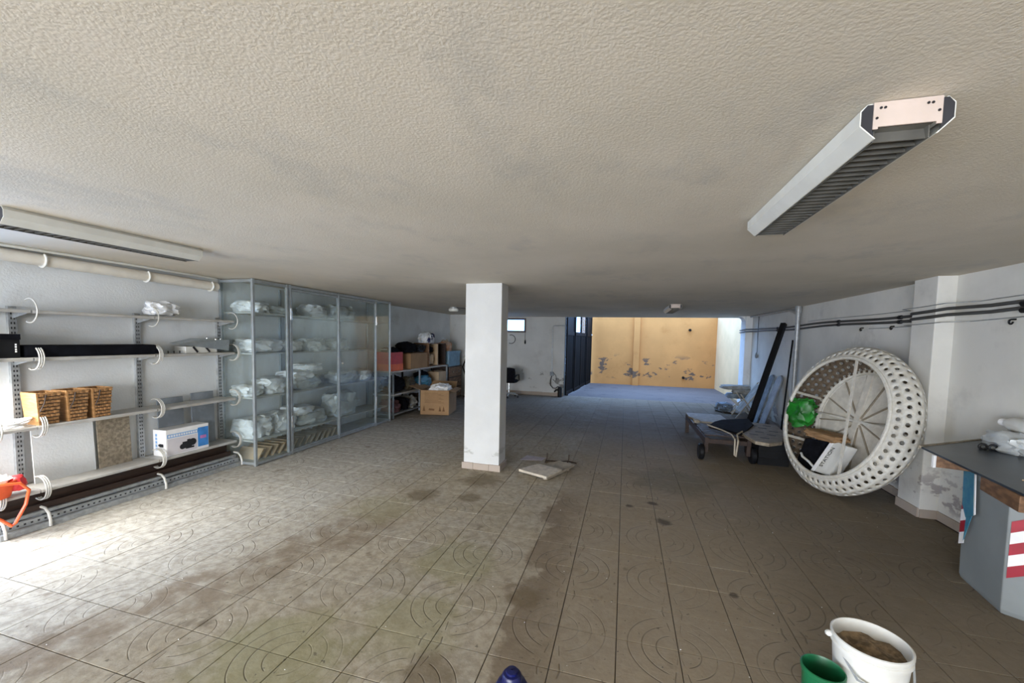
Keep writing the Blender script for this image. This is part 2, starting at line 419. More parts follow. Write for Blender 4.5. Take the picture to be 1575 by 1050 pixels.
# ------------------------------------------------------------------ the room
TX, TY, X0, Y0, G = .3262, .3205, .011, 1.305, .0052
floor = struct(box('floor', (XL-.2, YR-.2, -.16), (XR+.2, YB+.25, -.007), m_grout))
def project(p):
    d = Vector(p)-Vector((0, 0, EYE)); w = d.dot(fwd)
    return (787.5+F_PX*d.dot(cr)/w, CY+F_PX*d.dot(cd)/w) if w > .1 else (-1e4, -1e4)
tile_mb = MB(); a_, b_ = TX/2-G/2, TY/2-G/2
tb = .0012
tile_mb.add([(-a_, -b_, -.007), (a_, -b_, -.007), (a_, b_, -.007), (-a_, b_, -.007), (-a_, -b_, -tb+.0004), (a_, -b_, -tb+.0004), (a_, b_, -tb+.0004), (-a_, b_, -tb+.0004),
             (-a_+tb, -b_+tb, 0), (a_-tb, -b_+tb, 0), (a_-tb, b_-tb, 0), (-a_+tb, b_-tb, 0)],
            [(8, 9, 10, 11)]+[(i, (i+1) % 4, 4+(i+1) % 4, 4+i) for i in range(4)]+[(4+i, 4+(i+1) % 4, 8+(i+1) % 4, 8+i) for i in range(4)])
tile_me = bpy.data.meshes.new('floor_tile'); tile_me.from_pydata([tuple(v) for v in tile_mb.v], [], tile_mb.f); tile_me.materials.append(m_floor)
cells = []
for i in range(-20, 15):
    for j in range(-21, 36):
        x, y = X0+(i+.5)*TX, Y0+(j+.5)*TY
        if x < XL-.12 or x > XR+.1 or y < YR-.1 or y > YB+.1: continue
        u, v = project((x, y, 0)); vis = -70 < u < 1650 and v < 1120
        cells.append((not vis, math.hypot(x, y), x, y))
cells.sort()
rest = MB()
for k, (nv, d, x, y) in enumerate(cells):
    dz = random.uniform(-.0007, .0005); rx, ry = random.uniform(-.002, .002), random.uniform(-.002, .002)
    if k < 298 and not nv:
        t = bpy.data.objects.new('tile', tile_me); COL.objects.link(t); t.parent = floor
        t.location = Vector((x, y, dz))-ORG[floor.name]; t.rotation_euler = (rx, ry, 0)
    else:
        rest.add([v+Vector((x, y, dz)) for v in tile_mb.v], tile_mb.f)
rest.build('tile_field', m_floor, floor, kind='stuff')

# a patchwork of rectangles pierced by openings: wall panels along an axis
def wall_x(name, x0, x1, ya, yb, za, zb, holes, mat):
    mb = MB(); ys = sorted({ya, yb, *[h[0] for h in holes], *[h[1] for h in holes]})
    for a, b in zip(ys[:-1], ys[1:]):
        zs = [(za, zb)]
        for h in holes:
            if h[0] <= a and h[1] >= b: zs = [(p, q) for p, q in ((za, h[2]), (h[3], zb)) if q-p > 1e-4]
        for p, q in zs: mb.box((x0, a, p), (x1, b, q))
    return struct(mb.build(name, mat))
def wall_y(name, y0, y1, xa, xb, za, zb, holes, mat):
    mb = MB(); xs = sorted({xa, xb, *[h[0] for h in holes], *[h[1] for h in holes]})
    for a, b in zip(xs[:-1], xs[1:]):
        zs = [(za, zb)]
        for h in holes:
            if h[0] <= a and h[1] >= b: zs = [(p, q) for p, q in ((za, h[2]), (h[3], zb)) if q-p > 1e-4]
        for p, q in zs: mb.box((a, y0, p), (b, y1, q))
    return struct(mb.build(name, mat))
ZT = ZC+.05
struct(box('ceiling', (XL-.25, YR-.25, ZC), (XR+.25, YB+.02, ZC+.32), m_ceil))
wall_x('wall_left', XL-.25, XL, YR-.25, 11.0, -.15, ZT, [(.80, 1.84, 0, 2.2)], m_wall)
wall_x('wall_right', XR, XR+.25, YR-.25, YB+.25, -.15, ZT, [], m_wall_r)
wall_y('wall_rear', YR-.25, YR, XL, XR, -.15, ZT, [(-4.7, .7, 0, 2.25)], m_wall)
wall_y('wall_back', YB, YB+.25, -4.0, -1.72, -.15, ZC+.9, [(-3.80, -2.90, 1.87, 2.30)], m_wall_b)
mb = MB().box((XL-.25, 11.0, -.15), (-3.95, 11.2, ZT)).box((-4.0, 11.2, -.15), (-3.95, YB, ZT)); struct(mb.build('wall_corner', m_wall_b))
# door frame of the side door and the rear gate, behind the photographer
mb = MB()
for y in (.80, 1.79): mb.box((XL-.12, y, 0), (XL+.01, y+.05, 2.2))
mb.box((XL-.12, .85, 2.15), (XL+.01, 1.79, 2.2)); struct(mb.build('door_1', m_winframe))
mb = MB()
for x in (-4.7, .64): mb.box((x, YR-.12, 0), (x+.06, YR+.01, 2.25))
mb.box((-4.64, YR-.12, 2.19), (.64, YR+.01, 2.25)); struct(mb.build('door_2', m_winframe))
# pilasters on the right wall
pil = struct(MB().box((2.83, 4.83, -.005), (XR+.01, 5.16, ZC+.01)).build('wall_right_pilaster', m_wall_r, bevel=.008))
jmb = MB().box((2.83, 11.2, -.005), (XR+.01, 11.62, ZC+.01))
jmb.prism([(2.83, 11.25, ZC), (2.83, 11.25, ZC-.13), (2.80, 11.25, ZC-.06), (2.75, 11.25, ZC-.02), (2.68, 11.25, ZC)], (0, .3, 0))
struct(jmb.build('wall_right_jamb', m_wall))
# column
colm = struct(MB().box((-1.945, 4.785, -.005), (-1.472, 5.07, ZC+.01)).build('column', m_column, bevel=.010))
for i, (lo, hi) in enumerate((((-1.965, 4.768, 0), (-1.815, 4.79, .083)), ((-1.812, 4.770, 0), (-1.603, 4.79, .079)), ((-1.600, 4.768, 0), (-1.452, 4.79, .081)),
                              ((-1.475, 4.792, 0), (-1.454, 5.08, .08)), ((-1.965, 4.792, 0), (-1.943, 5.08, .08)))):
    MB().box(lo, hi).build('skirting_tile', m_skirt, colm, bevel=.003)
MB().box((-1.966, 4.786, .0), (-1.463, 4.80, .065)).build('mortar_bed', m_grout, colm)
# skirting tiles along the walls
def skirting(name, segs, h=.085):
    root = None
    for (a, b, nrm) in segs:
        a, b, nrm = Vector((*a, 0)), Vector((*b, 0)), Vector((*nrm, 0)); L = (b-a).length; d = (b-a)/L; n = max(1, round(L/.33))
        for k in range(n):
            p, q = a+d*(L*k/n+.002), a+d*(L*(k+1)/n-.002)
            mbb = MB().prism([p, q, q+nrm*.016, p+nrm*.016], (0, 0, h+random.uniform(-.004, .004)))
            if root is None: root = struct(mbb.build(name, m_skirt))
            else: mbb.build('skirting_tile', m_skirt, root)
    return root
skirting('baseboard_right', [((XR, 0.2), (XR, 4.83), (-1, 0)), ((XR, 4.83), (2.83, 4.83), (0, -1)), ((2.83, 4.83), (2.83, 5.16), (-1, 0)), ((XR, 5.16), (XR, 11.2), (-1, 0))])
skirting('baseboard_back', [((-3.95, YB), (-1.72, YB), (0, -1))], .10)

# back window: brown frame, pane
wf = MB()
x0, x1, z0, z1, fy = -3.80, -2.90, 1.87, 2.30, YB-.02
for lo, hi in (((x0, z0), (x1, z0+.055)), ((x0, z1-.055), (x1, z1)), ((x0, z0+.055), (x0+.055, z1-.055)), ((x1-.055, z0+.055), (x1, z1-.055))):
    wf.box((lo[0], fy, lo[1]), (hi[0], fy+.07, hi[1]))
win = struct(wf.build('window_1', m_winframe))
box('pane', (x0+.05, fy+.03, z0+.05), (x1-.05, fy+.036, z1-.05), m_pane, win)
MB().tube([(-2.915, YB-.02, 1.88), (-2.915, YB-.03, 1.70), (-2.91, YB-.03, 1.64)], .006, 6).build('pull_cord', m_cable, win)
MB().lathe([(.002, 1.52), (.022, 1.54), (.026, 1.58), (.018, 1.63), (.003, 1.66)], (-2.91, YB-.035, 0), 10).build('pull_handle', m_black, win, smooth=True)

# the open yard beyond the doorway
struct(box('yard_ground', (-9, YB+.24, -.25), (7, 19.0, -.004), m_concrete))
struct(box('wall_yard', (-1.75, 16.3, -.2), (3.25, 16.55, 2.66), m_ochre))
struct(box('wall_yard_side', (3.2, YB+.24, -.2), (3.45, 16.3, 2.66), m_cream))
struct(MB().box((.30, 16.16, -.2), (.52, 16.31, 2.66)).build('wall_yard_pilaster', m_ochre, bevel=.012))
# spouts sticking out of the ochre wall
for (x, z, l, lab) in ((2.28, 2.13, .16, 'short dark drain spout high on the ochre wall'), (2.12, .36, .12, 'low rusty pipe stub in the ochre wall near the corner')):
    mb = MB().tube([(x, 16.30, z), (x, 16.30-l, z-.01)], .035, 10)
    mb.lathe([(.05, 0), (.05, .02)], (x, 16.285, z), 12, Matrix.Rotation(PI/2, 3, 'X'), True, True)
    tag(mb.build('drain_spout', m_darkmetal), lab, 'pipe', 'spouts on the ochre yard wall')

# folding gate swung open along the left of the doorway: four leaves
gate = thing('folding_gate', 'dark ribbed metal folding gate standing open beside the ochre yard wall', 'gate', (-1.70, 12.24, 0))
ga, gb = Vector((-1.69, 11.97, 0)), Vector((-1.34, 16.15, 0)); gd = (gb-ga)/4; gn = Vector((gd.y, -gd.x, 0)).normalized()
for k in range(4):
    p, q = ga+gd*(k+.012), ga+gd*(k+.988); dd = (q-p).normalized()
    zig = gn*(.03 if k % 2 else -.0)
    p, q = p+zig, q+zig
    leaf = MB()
    for t0, t1, za, zb in ((0, 1, .03, .13), (0, 1, 1.82, 1.93), (0, 1, 2.52, 2.6), (0, .06, .13, 2.52), (.94, 1, .13, 2.52)):
        a, b = p+(q-p)*t0, p+(q-p)*t1
        leaf.prism([a+Vector((0, 0, za)), b+Vector((0, 0, za)), b+Vector((0, 0, zb)), a+Vector((0, 0, zb))], gn*.045)
    lf = leaf.build('gate_leaf', m_darkmetal, gate)
    for r in range(6):
        a, b = p+(q-p)*(.06+.147*r+.006), p+(q-p)*(.06+.147*(r+1)-.006); c = (a+b)/2
        MB().add([a+gn*.012+Vector((0, 0, .12)), c+gn*.034+Vector((0, 0, .12)), b+gn*.012+Vector((0, 0, .12)), c+gn*.004+Vector((0, 0, .12)),
                  a+gn*.012+Vector((0, 0, 1.83)), c+gn*.034+Vector((0, 0, 1.83)), b+gn*.012+Vector((0, 0, 1.83)), c+gn*.004+Vector((0, 0, 1.83))],
                 [(0, 1, 5, 4), (1, 2, 6, 5), (2, 3, 7, 6), (3, 0, 4, 7), (4, 5, 6, 7), (3, 2, 1, 0)]).build('rib', m_darkmetal, lf)
    a, b = p+(q-p)*.06, p+(q-p)*.94
    if k in (1, 2):
        MB().prism([a+gn*.02+Vector((0, 0, 1.93)), b+gn*.02+Vector((0, 0, 1.93)), b+gn*.02+Vector((0, 0, 2.52)), a+gn*.02+Vector((0, 0, 2.52))], gn*.006).build('pane', m_pane, lf)
        for t in (.33, .66):
            c = a+(b-a)*t; MB().bar(c+gn*.022+Vector((0, 0, 1.93)), c+gn*.022+Vector((0, 0, 2.52)), .012, .012).build('glazing_bar', m_steel, lf)
    else:
        MB().prism([a+gn*.02+Vector((0, 0, 1.93)), b+gn*.02+Vector((0, 0, 1.93)), b+gn*.02+Vector((0, 0, 2.52)), a+gn*.02+Vector((0, 0, 2.52))], gn*.006).build('top_panel', m_darkmetal, lf)
hp = gb-gd*.04+gn*.05
MB().lathe([(.035, 0), (.05, .03), (.03, .06)], hp+Vector((0, 0, 1.86)), 12, None, True, True).build('gate_latch', m_white, gate, smooth=True)
box('threshold_rail', (-1.70, 12.2, -.01), (-1.62, 12.3, .03), m_darkmetal, gate)

# ------------------------------------------------------------------ ceiling lamps
def make_lamp(cx, cy, label, L=1.10):
    th = thing('fluorescent_lamp', label, 'lamp', (cx, cy, ZC), 'twin tube ceiling lamps')
    y0, y1 = cy-L/2, cy+L/2
    # steel channel against the ceiling
    box('channel', (cx-.085, y0+.006, ZC-.062), (cx+.085, y1-.006, ZC+.002), m_lamp, th)
    for s in (-1, 1):
        prof = [(.068, -.098), (.072, -.098), (.108, -.062), (.108, -.020), (.092, -.004), (.087, -.004), (.087, -.016), (.103, -.022), (.103, -.060)]
        MB().prism([(cx+s*a, y0, ZC+b) for a, b in prof], (0, L, 0)).build('side_panel', m_lamp, th)
        yy = y0-.004 if s < 0 else y1
        MB().prism([(cx-.078, yy, ZC-.074), (cx-.066, yy, ZC-.074), (cx-.066, yy, ZC-.068), (cx+.066, yy, ZC-.068), (cx+.066, yy, ZC-.074), (cx+.078, yy, ZC-.074), (cx+.078, yy, ZC-.002), (cx-.078, yy, ZC-.002)], (0, .004, 0)).build('end_plate', m_plate, th)
        for sx in (-1, 1):
            yc = y0-.0012 if s < 0 else y1
            MB().prism([(cx+sx*a, yc, ZC+b) for a, b in ((.074, -.092), (.105, -.060), (.105, -.022), (.092, -.006), (.078, -.006), (.078, -.074))], (0, .0012, 0)).build('end_shade', m_slot, th)  # dark sheet standing in for the shade of the hollow end
        scr = MB()
        for (ax, az) in ((-.062, -.018), (-.052, -.018), (.055, -.018), (.045, -.018), (-.07, -.045), (.07, -.040)):
            y2 = yy-.001 if s < 0 else yy+.005
            scr.lathe([(.0035, -.0012), (.0035, .0012)], (cx+ax, y2, ZC+az), 8, Matrix.Rotation(PI/2, 3, 'X'), True, True)
        scr.build('screw_heads', m_ink, th, kind='stuff')
    lo = MB()
    for s in (-1, 1): lo.box((cx+s*.064-.0015, y0+.02, ZC-.100), (cx+s*.064+.0015, y1-.004, ZC-.064))
    lv = lo.build('louver', m_louver, th)
    n = 26; bl = None
    for k in range(n):
        y = y0+.03+(L-.045)*k/(n-1)
        if bl is None:
            bl = MB().prism([(cx-.063, y, ZC-.097), (cx-.063, y+.010, ZC-.066), (cx-.063, y+.013, ZC-.066), (cx-.063, y+.004, ZC-.097)], (.126, 0, 0)).build('louver_blade', m_louver, lv); y00 = y
        else:
            c = bl.copy(); COL.objects.link(c); c.parent = lv; c.location = Vector((0, y-y00, 0))
    box('reflector', (cx-.066, y0+.01, ZC-.066), (cx+.066, y1-.01, ZC-.0622), m_louver, th)  # added dark plate, stands in for the shade between the louver blades
    return th
lampA = make_lamp(.722, 1.955, 'louvred fluorescent ceiling lamp with exposed pinkish end plate, pointing at the column')
for (x, y, lab) in ((-3.44, 2.0, 'louvred fluorescent ceiling lamp beside the cream pipe above the wall shelves'), (.83, 8.3, 'small far fluorescent ceiling lamp in front of the ochre yard wall')):
    c = copy_tree(lampA, (x-.722, y-1.955, 0)); c['label'] = lab
bk = thing('bulkhead_lamp', 'small white oval ceiling lamp with a dark wire behind the column', 'lamp', (-3.68, 8.35, ZC))
MB().lathe([(.075, -.03), (.095, -.035), (.10, -.07), (.085, -.095), (.04, -.105), (.002, -.106)], (-3.68, 8.35, ZC), 18, Matrix.Diagonal((1.15, .8, 1)), True).build('diffuser', m_lamp, bk, smooth=True)
MB().lathe([(.085, -.034), (.085, .002)], (-3.68, 8.35, ZC), 18, None, True, True).build('base', m_steel, bk)
MB().tube([(-3.60, 8.35, ZC-.01), (-3.3, 8.36, ZC-.035), (-2.9, 8.38, ZC-.02), (-2.5, 8.4, ZC)], .008, 6).build('wire', m_cable, bk)

# ------------------------------------------------------------------ pipes
dp = thing('drain_pipe', 'cream plastic drain pipe with clamps under the ceiling above the shelves', 'pipe', (-4.86, 2.6, 2.2))
MB().tube([(-4.86, .2, 2.275), (-4.86, 2.0, 2.263), (-4.86, 3.88, 2.225)], .052, 14).build('pipe', m_pvc, dp, smooth=True)
for y in (2.33, 3.12, 3.80):
    z = 2.263-(y-2)*.02
    MB().tube(arc((-4.86, y, z), .058, -.9, PI+.3, 14, (1, 0, 0), (0, 0, -1)), .010, 6).build('clamp', m_white, dp, smooth=True)
tag(MB().tube([(-4.80, .2, 2.325), (-4.80, 2.4, 2.328), (-4.83, 3.1, 2.328), (-4.9, 3.9, 2.328)], .013, 8).build('conduit', m_lamp, smooth=True), 'thin pale conduit running along the ceiling above the cream pipe', 'pipe')

def wavy(y0, y1, z, x=2.957, n=40, sag=.012, ph=0.0):
    pts = []
    for i in range(n+1):
        y = y0+(y1-y0)*i/n
        near = 4.83-.2 < y < 5.16+.2; far = y > 11.05
        xx = x-(.147 if near else 0)-(.15 if far else 0)
        pts.append((xx, y, z+sag*math.sin(y*1.9+ph)+.02*max(0, 1-abs(y-4.0)/1.0)))
    return pts
for z, ph, lab in ((2.005, 0, 'upper of two dark service hoses clipped along the right wall'), (1.955, .5, 'lower of two dark service hoses clipped along the right wall')):
    th = thing('service_hose', lab, 'pipe', (2.957, 7, z), 'dark hoses on the right wall')
    MB().tube(wavy(2.0, 11.62, z, ph=ph), .015, 8).build('hose', m_cable, th, smooth=True)
    for y in (4.1, 5.58, 6.95, 9.4):
        MB().tube([(2.955, y-.02, z+.012*math.sin(y*1.9+ph)), (2.955, y+.02, z+.012*math.sin(y*1.9+ph))], .023, 10).build('clip', m_black, th)
for z, lab in ((2.062, 'thin grey wire stretched above the dark hoses on the right wall'), (1.892, 'thin grey wire hanging below the dark hoses on the right wall')):
    tag(MB().tube(wavy(2.0, 6.2 if z < 2 else 8.0, z, 2.968, sag=.006), .0045, 6).build('thin_wire', m_steel), lab, 'wire', 'thin wires on the right wall')
for y, lab in ((4.2, 'black wall hook under the hoses near the grey bin'), (5.72, 'small black wall hook under the hoses beside the pilaster'), (6.35, 'dark hook holding a wire on the right wall above the round daybed')):
    th = tag(MB().tube([(XR, y, 1.90)]+arc((2.95, y, 1.88), .018, PI/2, -PI, 8, (0, 1, 0), (0, 0, 1)), .007, 6).build('iron_hook', m_black), lab, 'hook')
vp = thing('vertical_pipe', 'pale grey vertical pipe with a top elbow on the right wall', 'pipe', (2.895, 8.24, 0))
MB().tube([(2.895, 8.24, 0), (2.895, 8.24, ZC)], .036, 12).build('riser', m_steel, vp, smooth=True)
MB().tube([(2.895, 8.24, 2.23), (2.895, 8.32, 2.24), (2.90, 8.46, 2.27), (2.91, 8.7, 2.30), (2.92, 11.15, 2.32)], [.045, .045, .036, .022, .022], 10).build('branch', m_steel, vp, smooth=True)
MB().lathe([(.046, 0), (.05, .02), (.05, .10), (.044, .12)], (2.895, 8.24, 2.22), 14, None, True, True).build('collar', m_steel, vp, smooth=True)
sw = thing('hanging_switch', 'pear switch hanging on a thin cable beside the doorway', 'switch', (2.95, 10.65, 1.35))
MB().tube([(2.955, 10.65, 2.31), (2.955, 10.66, 1.9), (2.955, 10.64, 1.45)], .008, 6).build('cable', m_cable, sw)
MB().lathe([(.004, 1.33), (.028, 1.35), (.032, 1.40), (.02, 1.45), (.006, 1.48)], (2.945, 10.64, 0), 10).build('switch_body', m_greyboard, sw, smooth=True)

# conduit and gear on the back wall
cb = thing('conduit_run', 'grey conduit bending down the white back wall beside the gate', 'pipe', (-2.05, YB, .6))
MB().tube([(-1.73, YB-.02, 2.09), (-2.03, YB-.02, 2.09), (-2.07, YB-.02, 2.07), (-2.085, YB-.02, 2.02), (-2.075, YB-.02, .70)], .014, 8).build('conduit', m_steel, cb, smooth=True)
box('junction_box', (-2.13, YB-.045, .60), (-2.02, YB+.002, .72), m_greyboard, cb, .008)
MB().tube([(-2.07, YB-.03, .62), (-2.11, YB-.05, .45), (-2.10, YB-.06, .32), (-2.02, YB-.07, .24), (-1.94, YB-.08, .24), (-1.87, YB-.10, .30), (-1.83, YB-.12, .28)], .014, 8).build('cable', m_cable, cb, smooth=True)
MB().tube([(-2.02, YB-.03, .68), (-1.95, YB-.05, .62), (-1.93, YB-.05, .50), (-1.97, YB-.05, .44), (-2.04, YB-.04, .50)], .009, 6).build('cable_loop', m_cable, cb, smooth=True)
pu = thing('black_canister', 'black cylindrical canister with fittings on the floor by the back wall', 'canister', (-1.80, YB-.17, 0))
MB().lathe([(.06, 0), (.062, .02), (.062, .26), (.05, .29), (.03, .30)], (-1.80, YB-.17, 0), 16, None, True, True).build('body', m_black, pu, smooth=True)
MB().tube([(-1.80, YB-.17, .22), (-1.92, YB-.16, .20), (-1.96, YB-.16, .14)], .024, 8).build('fitting', m_black, pu, smooth=True)
tag(MB().tube(arc((-3.35, YB-.03, 1.66), .13, -PI/2-.5, PI/2+.4, 14, (1, 0, 0), (0, 0, 1)), .010, 6).build('hanging_cable', m_cable, smooth=True), 'loop of dark cable on the back wall below the window', 'cable')

# ------------------------------------------------------------------ wall shelving on the left
sh = thing('shelving_unit', 'pale grey metal wall shelving with curved retaining hoops along the left wall', 'shelving', (-4.8, 2.6, 0))
PY = (1.90, 2.16, 3.06, 3.945)
for y in PY:
    post = MB().box((XL, y-.025, 0), (XL+.032, y+.025, 1.85)).build('post', m_steel, sh)
    sl = MB()
    for k in range(44):
        z = .06+k*.04
        for s in (-.009, .009): sl.box((XL+.0315, y+s-.004, z), (XL+.0335, y+s+.004, z+.018))
    sl.build('slot_row', m_slot, post, kind='stuff')
XF = -4.665
SHZ = (1.82, 1.43, .862, .325)
for z in SHZ:
    for a, b in zip(PY[:-1], PY[1:]):
        e = .012
        mb = MB().prism([(XL+.004, a+e-.01, z), (XL+.004, a+e-.01, z-.012), (XF-.004, a+e-.01, z-.030), (XF+.006, a+e-.01, z-.026), (XF+.008, a+e-.01, z-.008), (XF, a+e-.01, z), ], (0, b-a-e, 0))
        mb.build('shelf', m_shelf, sh)
    for y in PY:
        MB().prism([(XL+.03, y-.004, z-.006), (XL+.03, y-.004, z-.075), (XF-.05, y-.004, z-.028), (XF-.01, y-.004, z-.028)], (0, .006, 0)).build('bracket', m_steel, sh)
        n = 1 if z > 1.7 else 3
        mb = MB()
        for k in range(n):
            mb.tube(arc((XF-.075, y+.02+k*.014, z-.005), .100, 2.1, -2.0, 18, (1, 0, 0), (0, 0, 1)), .0055, 6)
        if n == 3:
            for t in (1.2, -.9):
                p = Vector((XF-.075+.1*math.cos(t), y+.02, z-.005+.1*math.sin(t))); mb.tube([p, p+Vector((0, .028, 0))], .0055, 6)
        mb.build('hoop', m_hoop, sh, smooth=True)
# slotted base rails near the floor
for (x, z, w, h) in ((-4.655, .022, .045, .044), (-4.695, .068, .03, .05), (-4.745, .112, .05, .032)):
    r = MB().box((x-w/2, PY[0], z-h/2), (x+w/2, PY[-1]+.03, z+h/2)).build('base_rail', m_steel, sh, bevel=.005)
    if h == .05:
        sl = MB()
        for k in range(49):
            yy = PY[0]+.03+k*.041; sl.box((x+w/2-.001, yy, z-.006), (x+w/2+.001, yy+.014, z+.008))
        sl.build('slot_row', m_slot, r, kind='stuff')
for y in PY:
    box('base_foot', (XL+.02, y-.02, 0), (-4.72, y+.02, .10), m_steel, sh)
    MB().tube([(-4.76, y+.03, .155), (-4.69, y+.03, .150), (-4.65, y+.03, .115), (-4.63, y+.03, .06), (-4.628, y+.03, .006)], .011, 8).build('hoop', m_hoop, sh, smooth=True)
# brown planks kept under the bottom shelf; the wall beam also fills in its shade
for (x, z, w, h, lab) in ((-4.765, .158, .04, .055, 'long dark brown plank under the bottom shelf, in front'), (-4.865, .19, .12, .17, 'long dark brown beam under the bottom shelf, heightened to stand for the shade at the wall')):
    tag(box('plank', (x-w/2, 1.95, z-h/2+.002 if h > .06 else .128), (x+w/2, 3.92, z+h/2 if h > .06 else .183), m_wood_d, bevel=.004), lab, 'plank', 'planks under the shelving')

# boards standing behind the shelves (on shelf four, against the wall)
def leaning(name, y0, y1, z0, z1, mat, lab, x=-4.905, lean=.02, t=.012, grp=None):
    o = MB().prism([(x+lean, y0, z0), (x+lean, y1, z0), (x-.005, y1, z1), (x-.005, y0, z1)], (t, 0, 0)).build(name, mat, bevel=.002)
    return tag(o, lab, 'board', grp)
z4 = SHZ[3]
leaning('plasterboard_sheet', 2.22, 2.645, z4, .80, m_wall, 'white plasterboard sheet leaning behind the shelf under the wicker baskets')
leaning('brown_board', 2.67, 2.94, z4, .83, m_wood_w, 'weathered brown board leaning at the wall beside the middle shelf post', t=.016)
leaning('dark_board', 3.20, 3.47, z4, .93, m_greyboard, 'dark grey board leaning behind the boxed pump, beside the white strip', x=-4.90)
leaning('dark_board', 3.56, 3.83, z4, .95, m_greyboard, 'dark grey board leaning behind the boxed pump, beside the glass cabinet', x=-4.90)

# --- things on the shelves
# top shelf: crumpled clear bag
z1 = SHZ[0]
tag(MB().blob((-4.78, 3.20, z1+.085), (.18, .30, .17), .30, 2.6, 10, 3, .7).build('plastic_bag', m_bag, smooth=True), 'crumpled clear and white plastic bag on the top shelf', 'bag')
# second shelf: long black case, black box, grey tray
z2 = SHZ[1]
bc = thing('long_black_case', 'long flat black fabric case lying along the second shelf', 'case', (-4.77, 2.55, z2))
MB().prism([(-4.88, 2.11, z2), (-4.68, 2.11, z2), (-4.68, 3.08, z2), (-4.88, 3.08, z2)], (0, 0, .10)).build('case_body', m_blackcloth, bc, bevel=.018)
MB().prism([(-4.682, 3.06, z2+.006), (-4.682, 3.12, z2+.006), (-4.682, 3.06, z2+.085)], (-.17, 0, 0)).build('end_flap', m_blackcloth, bc)
bb = thing('black_box', 'black box with a small white mark at the end of the second shelf', 'box', (-4.77, 1.9, z2))
box('body', (-4.88, 1.62, z2), (-4.672, 2.085, z2+.185), m_black, bb, .004)
box('lid', (-4.884, 1.616, z2+.145), (-4.668, 2.089, z2+.19), m_blackcloth, bb, .003)
for k, zz in enumerate((.045, .062, .082, .10)):
    box('printed_mark', (-4.673, 2.056, z2+zz), (-4.6705, 2.066, z2+zz+.013), m_paper, bb)
gt = thing('lamp_reflector', 'grey metal lamp reflector tray lying upside down at the end of the second shelf', 'reflector', (-4.78, 3.62, z2))
MB().add([(-4.88, 3.33, z2+.11), (-4.69, 3.30, z2+.10), (-4.69, 3.88, z2+.02), (-4.88, 3.90, z2+.02), (-4.86, 3.55, z2+.165), (-4.72, 3.60, z2+.165), (-4.70, 3.90, z2+.15), (-4.86, 3.91, z2+.15)],
         [(0, 1, 5, 4), (1, 2, 6, 5), (2, 3, 7, 6), (3, 0, 4, 7), (4, 5, 6, 7), (3, 2, 1, 0)]).build('reflector_body', m_alu, gt)
box('white_base', (-4.87, 3.38, z2), (-4.70, 3.74, z2+.075), m_white, gt, .004)
for y in (3.46, 3.60): MB().bar((-4.697, y, z2+.07), (-4.697, y+.05, z2+.01), .006, .02).build('slot', m_ink, gt)
for (x, y, z) in ((-4.80, 3.70, z2+.165), (-4.79, 3.86, z2+.155), (-4.715, 3.74, z2+.150)):
    MB().lathe([(.014, -.004), (.014, .008), (.006, .016)], (x, y, z), 10, None, True, True).build('knob', m_chrome, gt, smooth=True)
for k in range(4): box('screw', (-4.74, 3.16+k*.06, z2), (-4.735, 3.168+k*.06, z2+.03), m_ink, gt)
